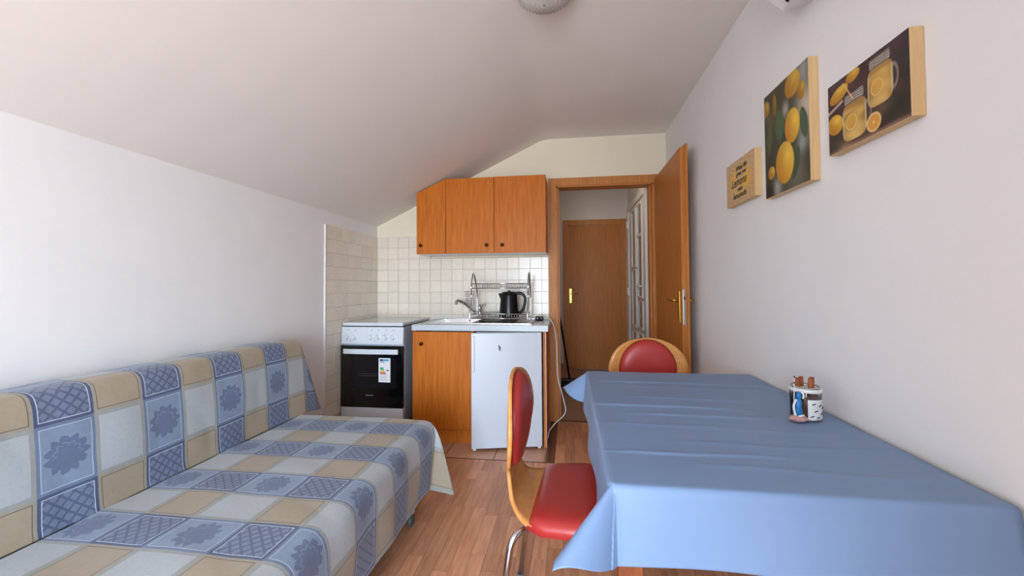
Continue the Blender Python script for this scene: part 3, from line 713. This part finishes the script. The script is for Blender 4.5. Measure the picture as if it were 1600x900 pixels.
def text_part(s, yc, zc, size, shear, parent):
    cu = bpy.data.curves.new('lettering', 'FONT'); cu.body = s; cu.size = size; cu.align_x = 'CENTER'; cu.align_y = 'CENTER'; cu.shear = shear; cu.extrude = .0002; cu.offset = .0006
    t = bpy.data.objects.new('lettering_tmp', cu); COL.objects.link(t)
    bpy.context.view_layer.update(); dg = bpy.context.evaluated_depsgraph_get(); me = bpy.data.meshes.new_from_object(t.evaluated_get(dg))
    bpy.data.objects.remove(t); bpy.data.curves.remove(cu)
    off = root_of(parent).location
    R = Matrix(((0, 0, -1, XR-.0308), (-1, 0, 0, yc), (0, 1, 0, zc), (0, 0, 0, 1)))     # text x -> -y, text y -> z, facing -x
    me.transform(Matrix.Translation(-off) @ R); me.materials.clear(); me.materials.append(M_ink)
    o = bpy.data.objects.new('lettering', me); COL.objects.link(o); o.parent = parent
for s, du, zc, sz, sh in (('When life', .015, 1.667, .030, .3), ('gives you', .015, 1.642, .028, .3), ('Lemons', -.012, 1.606, .052, .25), ('make', .0, 1.572, .026, .3), ('lemonade', -.005, 1.545, .036, .3)):
    text_part(s, 1.975-du, zc, sz, sh, sg)

# ------------------------------------------------------------------ table with cloth
TX0, TX1, TY0, TY1, TZt = .088, .782, .862, 1.945, .735
tb_ = thing('dining_table', ((TX0+TX1)/2, (TY0+TY1)/2, 0), 'rectangular dining table under the blue cloth against the right wall', 'table')
M_tw = wood('table_wood', (150, 84, 50), (120, 62, 36), (40, 4, 40), .4)
bm = B(); box(bm, TX0, TX1, TY0, TY1, TZt-.028, TZt, .003); build('tabletop', bm, M_tw, tb_)
bm = B(); box(bm, TX0+.055, TX1-.055, TY0+.02, TY0+.04, TZt-.11, TZt-.028); box(bm, TX0+.055, TX1-.055, TY1-.04, TY1-.02, TZt-.11, TZt-.028); box(bm, TX0+.02, TX0+.04, TY0+.055, TY1-.055, TZt-.11, TZt-.028); box(bm, TX1-.04, TX1-.02, TY0+.055, TY1-.055, TZt-.11, TZt-.028); build('apron', bm, M_tw, tb_)
for xx in (TX0+.03, TX1-.03):
    for yy in (TY0+.03, TY1-.03):
        bm = B(); box(bm, xx-.025, xx+.025, yy-.025, yy+.025, .0012, TZt-.028, .004); build('leg', bm, M_tw, tb_)
# cloth
m, t, b = new_mat('blue_oilcloth')
b.inputs['Base Color'].default_value = L4((124, 149, 184)); b.inputs['Roughness'].default_value = .45; b.inputs['Specular IOR Level'].default_value = .35
wv = t.nodes.new('ShaderNodeTexNoise'); wv.inputs['Scale'].default_value = 500; tcn = t.nodes.new('ShaderNodeTexCoord'); bmpn = t.nodes.new('ShaderNodeBump'); bmpn.inputs['Strength'].default_value = .06; bmpn.inputs['Distance'].default_value = .002
t.links.new(tcn.outputs['Object'], wv.inputs['Vector']); t.links.new(wv.outputs[0], bmpn.inputs['Height']); t.links.new(bmpn.outputs[0], b.inputs['Normal'])
M_cloth = m
HANG = {'x0': .147, 'x1': .15, 'y0': .146, 'y1': .15}; ZC = TZt+.0035
def folds(x, y):
    z = 0
    for (y0, a, w_, ph, x0, x1) in ((1.74, .0022, .006, .3, .15, .75), (1.68, .0010, .012, 1.5, .2, .7), (1.52, .0016, .007, 2.2, .22, .6), (1.40, .0030, .007, .8, .10, .52), (1.33, .0020, .010, 2.9, .2, .55), (1.215, .0010, .012, 1.3, .12, .7), (1.10, .0014, .010, 2.0, .3, .78), (1.01, .0024, .006, .1, .10, .48), (.955, .0015, .01, 1.1, .3, .75)):
        if x < x0-.05 or x > x1+.05: continue
        e_ = min(1, max(0, (x-x0+.05)/.1), max(0, (x1+.05-x)/.1)); yc = y0+.012*math.sin(5*x+ph)+.004*math.sin(17*x+ph)
        z += 1.7*a*e_*math.exp(-((y-yc)/w_)**2)
    z += .0012*(1+math.sin(9*x+4*y))*.5 + .0008*(1+math.sin(23*y-6*x))*.5
    return z
def cloth_pt(a, c):
    """a, c: cloth coordinates; inside the table rectangle they are x, y; outside they hang"""
    ox = max(TX0-a, 0) or -max(a-TX1, 0); oy = max(TY0-c, 0) or -max(c-TY1, 0)
    x = min(max(a, TX0), TX1); y = min(max(c, TY0), TY1)
    right = a > TX1
    dx, dy = abs(ox), abs(oy); r = math.hypot(dx, dy)
    if r < 1e-9: return (x, y, ZC+folds(x, y))
    nx = (-1 if ox > 0 else 1)*dx/r; ny = (-1 if oy > 0 else 1)*dy/r
    ear = math.sin(2*math.atan2(dy, dx))**2                      # 0 side, 1 diagonal
    if right: tilt = .02 + .05*ear
    else: tilt = .08 + .12*(dy/r)**2 + .86*ear
    wave = 0
    if not right and ear < .2: wave = .006*math.sin(14*(y if dx > dy else x)+1.0)*min(1, r/.1)
    if right: nx *= .12
    R = .010                                                     # rounding over the edge
    if r < R*1.5:
        th = (r/(R*1.5))*(PI/2-tilt); hz = R*math.sin(th); dz = R*(1-math.cos(th))
    else:
        th = PI/2-tilt; rr = r-R*1.5; hz = R*math.sin(th)+rr*math.sin(tilt); dz = R*(1-math.cos(th))+rr*math.cos(tilt)
    hz += .004+wave if not right else .002
    px = x+nx*hz
    return (min(px, XR-.004), y+ny*hz, ZC-dz + (folds(x, y) if r < .01 else 0))
def span(lo, hi, n_in, n_out, h0, h1):
    return [lo-h0+h0*k/n_out for k in range(n_out)]+[lo+(hi-lo)*k/n_in for k in range(n_in+1)]+[hi+h1*(k+1)/n_out for k in range(n_out)]
bm = B(); AX = span(TX0, TX1, 44, 48, HANG['x0'], HANG['x1']); CY = span(TY0, TY1, 200, 48, HANG['y0'], HANG['y1'])
grid(bm, [[cloth_pt(a, c) for c in CY] for a in AX])
cl = build('tablecloth', bm, M_cloth, None, True); md = cl.modifiers.new('thickness', 'SOLIDIFY'); md.thickness = .0012; md.offset = 1
tag(cl, 'plain light blue oilcloth hanging over the dining table', 'tablecloth')

# ------------------------------------------------------------------ chairs
CP = [(.212, .424, .10), (.200, .438, .165), (.12, .449, .205), (.0, .446, .217), (-.09, .440, .208), (-.150, .446, .175), (-.190, .472, .128), (-.208, .515, .096), (-.213, .550, .098), (-.214, .590, .150), (-.214, .640, .188), (-.213, .700, .202), (-.211, .765, .184), (-.208, .815, .142), (-.206, .845, .085), (-.205, .858, .02)]
CS = spline(CP, 6)       # x, z, halfwidth
def chair_surf(i, tt):
    x, z, w_ = CS[i]; y = w_*tt
    k = min(1, max(0, (z-.47)/.12))
    return Vector((x + k*.85*y*y, y, z + (1-k)*.12*y*y))
def back_x(z):
    zs = [(c[1], c[0]) for c in CP if c[0] < -.2]
    for (z0, x0), (z1, x1) in zip(zs, zs[1:]):
        if z0 <= z <= z1: return x0+(x1-x0)*(z-z0)/(z1-z0)
    return zs[-1][1] if z > zs[-1][0] else zs[0][1]
def seat_z(x):
    zs = sorted((c[0], c[1], c[2]) for c in CP[:6])
    for a, c in zip(zs, zs[1:]):
        if a[0] <= x <= c[0]:
            t = (x-a[0])/(c[0]-a[0]); return a[1]+(c[1]-a[1])*t, a[2]+(c[2]-a[2])*t
    return (zs[-1][1], zs[-1][2]) if x > zs[-1][0] else (zs[0][1], zs[0][2])
def make_chair(loc, rz, label):
    ch = thing('dining_chair', loc, label, 'chair', None, rz)
    bm = B(); grid(bm, [[chair_surf(i, -1+2*k/16) for k in range(17)] for i in range(len(CS))])
    sh = build('plywood_shell', bm, M_ply, ch, True, local=True); md = sh.modifiers.new('thickness', 'SOLIDIFY'); md.thickness = .011; md.offset = 0
    # seat pad
    bm = B(); rows = []
    xs = [-.138+.350*k/24 for k in range(25)]
    for x in xs:
        z, w_ = seat_z(x); u_ = (x+.138)/.350
        edge = min(1, math.sin(PI*min(max(u_, .0), 1))*3)**.5 if 0 < u_ < 1 else 0
        w2 = w_*1.03+.006
        row = []
        for k in range(25):
            t_ = -1+2*k/24; y = w2*t_; p = edge*(1-abs(t_)**6)**.5 if abs(t_) < 1 else 0
            row.append((x, y, z+.12*y*y-.008+.044*p))
        rows.append(row)
    top = grid(bm, rows)
    rows_b = [[(p.co.x, p.co.y, seat_z(p.co.x)[0]+.12*p.co.y**2-.0085) for p in r_] for r_ in top]
    grid(bm, rows_b); bmesh.ops.remove_doubles(bm, verts=bm.verts, dist=.0008)
    build('seat_pad', bm, M_red, ch, True, local=True)
    # back pad
    bm = B(); rows = []
    for i in range(13):
        r = i/12; row = []
        for k in range(41):
            a = 2*PI*k/40; y = .147*r*math.cos(a); z = .697+.155*r*math.sin(a)
            row.append((back_x(z)+.85*y*y+.0062+.040*(max(0, 1-r**3.5))**.5, y, z))
        rows.append(row)
    grid(bm, rows)
    grid(bm, [[(back_x(.697+.155*r*math.sin(2*PI*k/40))+.85*(.147*r*math.cos(2*PI*k/40))**2+.006, .147*r*math.cos(2*PI*k/40), .697+.155*r*math.sin(2*PI*k/40)) for k in range(41)] for r in (0, .5, 1)])
    bmesh.ops.remove_doubles(bm, verts=bm.verts, dist=.0006)
    build('back_pad', bm, M_red, ch, True, local=True)
    bm = B(); box(bm, -.09, .10, -.07, .07, .420, .4345, .004); build('mount_plate', bm, M_steel, ch, False, True)
    for sx in (-1, 1):
        for sy2 in (-1, 1):
            bm = B(); tube(bm, fillet([(sx*.055, sy2*.05, .416), ((.145 if sx > 0 else -.178), sy2*.190, .418), ((.185 if sx > 0 else -.235), sy2*.228, .010)], .05, 8), .0105, 12)
            lg = build('leg', bm, M_chrome, ch, True, True)
            bm = B(); lathe(bm, [(.0135, 0), (.0135, .018)], ((.1855 if sx > 0 else -.2355), sy2*.2285, .0012), 12); build('foot_cap', bm, M_grey, lg, False, True)
    return ch
make_chair((.020, 1.375, 0), -.07, 'red padded plywood chair at the long side of the table')
make_chair((.405, 2.06, 0), -PI/2, 'red padded plywood chair at the far end of the table')

# ------------------------------------------------------------------ jar and figurine on the table
ZT2 = ZC+.0035
jr = thing('glass_jar', (.690, 1.335, ZT2), 'glass jar of cinnamon sticks with white rim on the blue tablecloth', 'jar')
jc = (.690, 1.335, ZT2)
M_glass = plain('clear_glass', (240, 244, 246), .03, spec=.5, trans=1.0)
bm = B(); lathe(bm, [(0, .0002), (.036, .0002), (.0395, .004), (.0395, .088), (.037, .096), (.0355, .096), (.0375, .087), (.0375, .006), (0, .006)], jc, 32); build('jar_glass', bm, M_glass, jr, True)
bm = B(); lathe(bm, [(.0398, .080), (.0408, .081), (.0408, .089), (.0398, .090)], jc, 32); build('rim_band', bm, M_white, jr, True)
M_mix = plain('jar_filling', (128, 84, 66), .8, noise=.5, nscale=60)
bm = B(); lathe(bm, [(0, .0065), (.0368, .0065), (.0368, .066), (.02, .07), (0, .071)], jc, 24); build('filling', bm, M_mix, jr, True)
# white printed paper round the front right of the jar
bm = B(); grid(bm, [[(jc[0]+.0400*math.cos(a), jc[1]+.0400*math.sin(a), jc[2]+z) for a in [math.radians(-110+130*k/20) for k in range(21)]] for z in (.006, .03, .062)]); pp = build('paper_label', bm, M_white, jr, True)
bm = B()
for k, (a, z) in enumerate(((-95, .015), (-80, .03), (-70, .012), (-60, .045), (-50, .022), (-40, .038), (-88, .05), (-30, .015))):
    a = math.radians(a); c = Vector((jc[0]+.0402*math.cos(a), jc[1]+.0402*math.sin(a), jc[2]+z)); tq = Vector((-math.sin(a), math.cos(a), .4)).normalized()*.005
    tube(bm, [c-tq, c+tq], .0016, 5)
build('label_marks', bm, plain('ink_navy', (30, 40, 74), .5), pp)
M_cin = wood('cinnamon', (176, 100, 62), (130, 66, 40), (80, 80, 6), .7)
for (dx, dy, tx_, ty_, r, lbl) in ((-.016, -.004, -.2, .05, .0065, 'leftmost cinnamon stick in the jar, leaning left'), (.008, -.008, .08, -.05, .008, 'thick cinnamon stick standing at the front of the jar'), (.018, .006, .15, .1, .0062, 'thin cinnamon stick at the right of the jar'), (.0, .012, -.05, .15, .006, 'cinnamon stick at the back of the jar nearest the wall')):
    bm = B(); tube(bm, [(jc[0]+dx, jc[1]+dy, jc[2]+.0075), (jc[0]+dx+tx_*.04, jc[1]+dy+ty_*.04, jc[2]+.118)], r, 9)
    tag(build('cinnamon_stick', bm, M_cin, None, 'auto'), lbl, 'cinnamon stick', 'cinnamon sticks in the jar')
fgq = thing('figurine', (.648, 1.292, ZT2), 'small blue and white souvenir figure on a pink stone base', 'figurine')
fx, fy = .648, 1.292
bm = B(); r_ = random.Random(5)
P = []
for i in range(9):
    th = PI*i/8; row = []
    for k in range(17):
        a = 2*PI*k/16; q = 1+.12*math.sin(3*a+i)+.08*math.sin(5*a-2*i)
        row.append((fx+.024*math.sin(th)*math.cos(a)*q, fy+.017*math.sin(th)*math.sin(a)*q, ZT2+.0105+.010*math.cos(th)))
    P.append(row)
grid(bm, P); bmesh.ops.remove_doubles(bm, verts=bm.verts, dist=1e-5); build('stone_base', bm, plain('pink_stone', (206, 158, 150), .6, noise=.25, nscale=80), fgq, True)
M_fb = plain('figure_blue', (26, 116, 178), .3)
bm = B(); lathe(bm, [(0, .018), (.009, .019), (.011, .03), (.0085, .045), (.0095, .058), (.006, .067), (0, .068)], (fx, fy, ZT2), 16); build('body', bm, M_fb, fgq, True)
bm = B(); lathe(bm, [(0, .066), (.006, .068), (.0075, .075), (.005, .083), (0, .088)], (fx+.002, fy, ZT2), 14); build('hood', bm, M_fb, fgq, True)
bm = B(); tube(bm, spline([(fx-.010, fy-.006, ZT2+.02), (fx-.014, fy-.004, ZT2+.045), (fx-.008, fy-.007, ZT2+.066)], 5), .003, 7); tube(bm, spline([(fx+.009, fy-.007, ZT2+.068), (fx+.012, fy-.006, ZT2+.078), (fx+.006, fy-.006, ZT2+.087)], 5), .0025, 7); tube(bm, [(fx-.004, fy-.011, ZT2+.019), (fx+.010, fy-.010, ZT2+.022)], .003, 7)
build('white_trim', bm, M_white, fgq, True)
bm = B(); tube(bm, [(fx-.012, fy, ZT2+.018), (fx-.008, fy, ZT2+.130)], .0012, 6); build('mast', bm, M_trimw, fgq, True)
for dz in (.112, .128):
    bm = B(); lathe(bm, [(0, -.003), (.0028, 0), (0, .004)], (fx-.0083, fy, ZT2+dz), 8); build('bead', bm, M_black, fgq, True)

# ------------------------------------------------------------------ sofa bed
SE, SN = 2.075, .22           # far and near ends
so = thing('sofa_bed', (-1.2, (SE+SN)/2, 0), 'low sofa bed along the left wall under a chequered cover', 'sofa')
M_sofa = plain('sofa_fabric', (120, 128, 120), .9)
bm = B(); box(bm, -1.69, -.735, SN+.01, SE-.01, .10, .27, .01); build('base', bm, M_sofa, so)
bm = B(); box(bm, -1.50, -.715, SN, SE, .275, .424, .03, 3); build('seat_cushion', bm, M_sofa, so, True)
bm = B(); prism(bm, [(-1.695, .28), (-1.50, .28), (-1.50, .43), (-1.525, .80), (-1.545, .825), (-1.685, .825), (-1.695, .81)], 'y', SN, 2.125); build('backrest', bm, M_sofa, so)
for xx in (-1.62, -.755):
    for yy in (SN+.1, 1.90):
        bm = B(); lathe(bm, [(.010, -.010), (.026, -.009), (.028, 0), (.026, .009), (.010, .010)], (xx, yy, .0292), 20, 'x'); cs_ = build('castor', bm, plain('castor_green', (70, 92, 84), .4), so, True)
        bm = B(); box(bm, xx-.016, xx+.016, yy-.012, yy+.012, .058, .1005, .003); build('castor_fork', bm, M_steel, cs_)
# ---- cover pattern
class E_:
    t = None
    def __init__(s, sock): s.s = sock
    @staticmethod
    def m(op, *a):
        n = E_.t.nodes.new('ShaderNodeMath'); n.operation = op
        for i, q in enumerate(a):
            if isinstance(q, E_): E_.t.links.new(q.s, n.inputs[i])
            else: n.inputs[i].default_value = q
        return E_(n.outputs[0])
    def __add__(s, o): return E_.m('ADD', s, o)
    def __sub__(s, o): return E_.m('SUBTRACT', s, o)
    def __rsub__(s, o): return E_.m('SUBTRACT', o, s)
    def __mul__(s, o): return E_.m('MULTIPLY', s, o)
    def __truediv__(s, o): return E_.m('DIVIDE', s, o)
    def lt(s, o): return E_.m('LESS_THAN', s, o)
    def gt(s, o): return E_.m('GREATER_THAN', s, o)
    def mod(s, o): return E_.m('FLOORED_MODULO', s, o)
    def fract(s): return E_.m('FRACT', s)
    def abs(s): return E_.m('ABSOLUTE', s)
    def cos(s): return E_.m('COSINE', s)
    def min(s, o): return E_.m('MINIMUM', s, o)
    def max(s, o): return E_.m('MAXIMUM', s, o)
def cmix(t, fac, a, c):
    n = t.nodes.new('ShaderNodeMixRGB'); t.links.new(fac.s, n.inputs[0])
    for i, q in ((1, a), (2, c)):
        if isinstance(q, tuple): n.inputs[i].default_value = L4(q)
        else: t.links.new(q, n.inputs[i])
    return n.outputs[0]
m, t, b = new_mat('chequered_cover'); E_.t = t
uvn = t.nodes.new('ShaderNodeUVMap'); uvn.uv_map = 'UVMap'; sx_ = t.nodes.new('ShaderNodeSeparateXYZ'); t.links.new(uvn.outputs[0], sx_.inputs[0])
nz = t.nodes.new('ShaderNodeTexNoise'); nz.inputs['Scale'].default_value = 6; nz.inputs['Detail'].default_value = 2; t.links.new(uvn.outputs[0], nz.inputs['Vector'])
wob = (E_(nz.outputs[0])-.5)*.006
PU, PV, R2h, R1h = .298, .359, .196, .163
U_ = E_(sx_.outputs[0])+wob; V_ = E_(sx_.outputs[1])+wob
cu = ((U_-.972)/PU).fract()*2.0                       # 0..1 column B (blue), 1..2 column A (tan/white)
isB = cu.lt(1.0); pu = cu.mod(1.0)*(PU/2)              # metres inside the column
cv = V_.mod(PV); isR2 = cv.lt(R2h)
pv = isR2*cv + (1.0-isR2)*(cv-R2h); rh = isR2*R2h+(1.0-isR2)*R1h
du = pu.min(PU/2-pu); dv = pv.min(rh-pv); d_ = du.min(dv)
inner = d_.gt(.0115); band = d_.lt(.0092)
# lattice
la = ((pu+pv)/.034).fract(); lb2 = ((pu-pv)/.034).fract()
latt = (la.lt(.27)).max(lb2.lt(.27))
nf = t.nodes.new('ShaderNodeTexNoise'); nf.inputs['Scale'].default_value = 60; nf.inputs['Detail'].default_value = 3; t.links.new(uvn.outputs[0], nf.inputs['Vector'])
dia = cmix(t, latt, (116, 127, 150), (86, 97, 127))
# flower
X_ = pu-(PU/4); Y_ = pv-(R2h/2)
th_ = E_.m('ARCTAN2', Y_, X_); rr_ = E_.m('SQRT', X_*X_+Y_*Y_)
lob = ((th_*5.5).cos().abs()*.24+.76)*.058 + (th_*17.0).cos()*.002
flow = rr_.lt(lob); arc = ((rr_-lob*.62).abs().lt(.0016))*(Y_.lt(.006))*flow
blue = cmix(t, flow, (130, 146, 169), (101, 114, 142)); blue = cmix(t, arc, blue, (128, 142, 166))
tan = cmix(t, E_(nf.outputs[0]).gt(.62)*.3, (166, 150, 126), (153, 138, 116))
wht = cmix(t, E_(nf.outputs[0]).gt(.55)*.35, (174, 179, 180), (156, 162, 167))
A_int = cmix(t, isR2, tan, wht); B_int = cmix(t, isR2, dia, blue)
A_line = cmix(t, isR2, (104, 90, 76), (150, 150, 146)); A_band = cmix(t, isR2, (157, 150, 134), (153, 154, 149))
B_line = cmix(t, isR2, (200, 208, 220), (184, 196, 212)); B_band = cmix(t, isR2, (76, 87, 117), (110, 125, 150))
A_c = cmix(t, inner, cmix(t, band, A_line, A_band), A_int); B_c = cmix(t, inner, cmix(t, band, B_line, B_band), B_int)
col_ = cmix(t, isB, A_c, B_c)
mxn = t.nodes.new('ShaderNodeMixRGB'); mxn.blend_type = 'MULTIPLY'; mxn.inputs[0].default_value = 1
mrr = t.nodes.new('ShaderNodeMapRange'); mrr.inputs[3].default_value = .86; mrr.inputs[4].default_value = 1.08
t.links.new(nf.outputs[0], mrr.inputs[0]); t.links.new(col_, mxn.inputs[1]); t.links.new(mrr.outputs[0], mxn.inputs[2]); t.links.new(mxn.outputs[0], b.inputs['Base Color'])
b.inputs['Roughness'].default_value = .8; b.inputs['Sheen Weight'].default_value = .2
bmpn = t.nodes.new('ShaderNodeBump'); bmpn.inputs['Strength'].default_value = .12; bmpn.inputs['Distance'].default_value = .003; t.links.new(nf.outputs[0], bmpn.inputs['Height']); t.links.new(bmpn.outputs[0], b.inputs['Normal'])
M_cover = m
# ---- cover mesh: profile (x, z, v) swept along y, with ears of cloth at the far end
prof = [(-1.7, .62), (-1.7, .79), (-1.697, .822), (-1.68, .836), (-1.60, .840), (-1.54, .838), (-1.520, .828), (-1.508, .80), (-1.500, .747), (-1.490, .66), (-1.484, .551), (-1.480, .47), (-1.474, .437)]
seat = [(-1.464, .436), (-1.40, .438), (-1.307, .440), (-1.14, .4405), (-.945, .439), (-.785, .437), (-.735, .432), (-.708, .415), (-.697, .385), (-.694, .34), (-.693, .27), (-.696, .20), (-.700, .13)]
def resample(pr, step, v0, anchor):
    pts = [Vector((a, c, 0)) for a, c in pr]; pts = spline(pts, 6)
    s = [0]
    for p, q in zip(pts, pts[1:]): s.append(s[-1]+(q-p).length)
    n = int(s[-1]/step)+1; out = []
    for k in range(n+1):
        d = s[-1]*k/n; i = 0
        while i < len(s)-2 and s[i+1] < d: i += 1
        f_ = (d-s[i])/max(1e-9, s[i+1]-s[i]); p = pts[i].lerp(pts[i+1], f_); out.append([p.x, p.y, d])
    # shift so that v = v0 at the anchor height/position
    da = min(out, key=lambda q: anchor(q))[2]
    return [(x, z, d-da+v0) for x, z, d in out]
bk = resample(prof, .012, 0.0, lambda q: abs(q[1]-.747)+(10 if q[0] < -1.53 else 0))
stp = resample(seat, .012, .555, lambda q: abs(q[0]+1.307))
bm = B(); uvl = bm.loops.layers.uv.new('UVMap'); UVD = {}
def ugrid(P, UV):
    V = [[bm.verts.new(p) for p in row] for row in P]
    for i in range(len(V)):
        for j in range(len(V[0])): UVD[V[i][j]] = UV[i][j]
    for i in range(len(V)-1):
        for j in range(len(V[0])-1):
            f_ = bm.faces.new((V[i][j], V[i+1][j], V[i+1][j+1], V[i][j+1]))
            for lp in f_.loops: lp[uvl].uv = UVD[lp.vert]
HM = .13; ZS = .43
def wob_(x, y, z): return .0025*math.sin(7*y+11*x)+.0018*math.sin(19*y-9*z)+.0012*math.sin(31*y+17*(x+z))
def sheet(pr, yend_f, is_seat):
    n = 150; P = []; UV = []
    for (x, z, v) in pr:
        ye = yend_f(x, z); row = []; ur = []
        for k in range(n+1):
            y = SN-.02+(ye-SN+.02)*k/n; wv_ = wob_(x, y, z)
            if is_seat and z > .425: q = (x, y, z+abs(wv_)*.7)
            elif is_seat: q = (x+wv_*1.2+.006*math.sin(13*y)*(ZS-z)/.3, y, z+.008*math.sin(9*y+1)*(ZS-z)/.3)
            elif z > .83: q = (x, y, z+abs(wv_)*.6)
            elif x > -1.6: q = (x+abs(wv_)+.004*math.sin(6*y)*max(0, .75-z)*2+.002, y, z+.006*math.sin(11*y)*0)
            else: q = (x, y, z)
            row.append(q); ur.append((y, v+.004*math.sin(4.2*y)))
        P.append(row); UV.append(ur)
    ugrid(P, UV); return P, UV
BE = 2.14
Pb, Ub = sheet(bk, lambda x, z: BE, False)
Ps, Us = sheet(stp, lambda x, z: SE+.012 if z > .42 else SE+.012-.11*min(1, (ZS-z)/(ZS-HM)), True)
# far end of backrest: the front face runs on as a flaring ear; top and seat turn down over the end
Pe, Ue = [], []
for i, (x, z, v) in enumerate(bk):
    if x < -1.53 or z > .835: continue
    h = max(0, .835-z)/.4; wd = .004+.195*h**1.1; row = []; ur = []
    for k in range(9):
        s_ = k/8; row.append((Pb[i][-1][0]-.035*s_*s_*h-.006*math.sin(PI*s_*2)*h, BE+wd*s_, z-.035*s_*h)); ur.append((BE+wd*s_*1.1, v))
    Pe.append(row); Ue.append(ur)
ugrid(Pe, Ue)
Pe, Ue = [], []
for i, (x, z, v) in enumerate(bk):
    if z < .828: continue
    row = []; ur = []
    for k in range(9):
        s_ = k/8; row.append((x, BE+.012*min(1, s_*4)+.03*s_, z-.38*s_*s_ if k > 1 else z-.004*k)); ur.append((BE+.38*s_, v))
    Pe.append(row); Ue.append(ur)
ugrid(Pe, Ue)
Pe, Ue = [], []
for i, (x, z, v) in enumerate(stp):
    if z < .42: continue
    row = []; ur = []
    for k in range(11):
        s_ = k/10; row.append((x, SE+.012+.014*min(1, s_*5)+.01*s_, Ps[i][-1][2]-.006*min(1, k)-.29*max(0, s_-.05))); ur.append((SE+.012+.3*s_, v))
    Pe.append(row); Ue.append(ur)
ugrid(Pe, Ue)
# corner ear at the far end of the seat front
plan = spline([(0, 0, 0), (-.010, .022, .025), (.004, .048, .055), (.065, .056, .11), (.112, .050, .16), (.105, .085, .20), (.060, .120, .25), (.0, .142, .31)], 5)
Pe, Ue = [], []
for i, (x, z, v) in enumerate(stp):
    if z > .418: continue
    h = min(1.05, (.418-z)/(.418-HM)); row = []; ur = []; base = Ps[i][-1]
    for q in plan:
        row.append((base[0]+q.x*h, base[1]+q.y*h, base[2]-.035*h*math.sin(PI*min(1, q.z/.31)))); ur.append((base[1]+q.z*h, v))
    Pe.append(row); Ue.append(ur)
ugrid(Pe, Ue)
cov = build('sofa_cover', bm, M_cover, None, True)
tag(cov, 'blue, tan and white chequered cotton cover draped over the sofa bed', 'sofa cover')
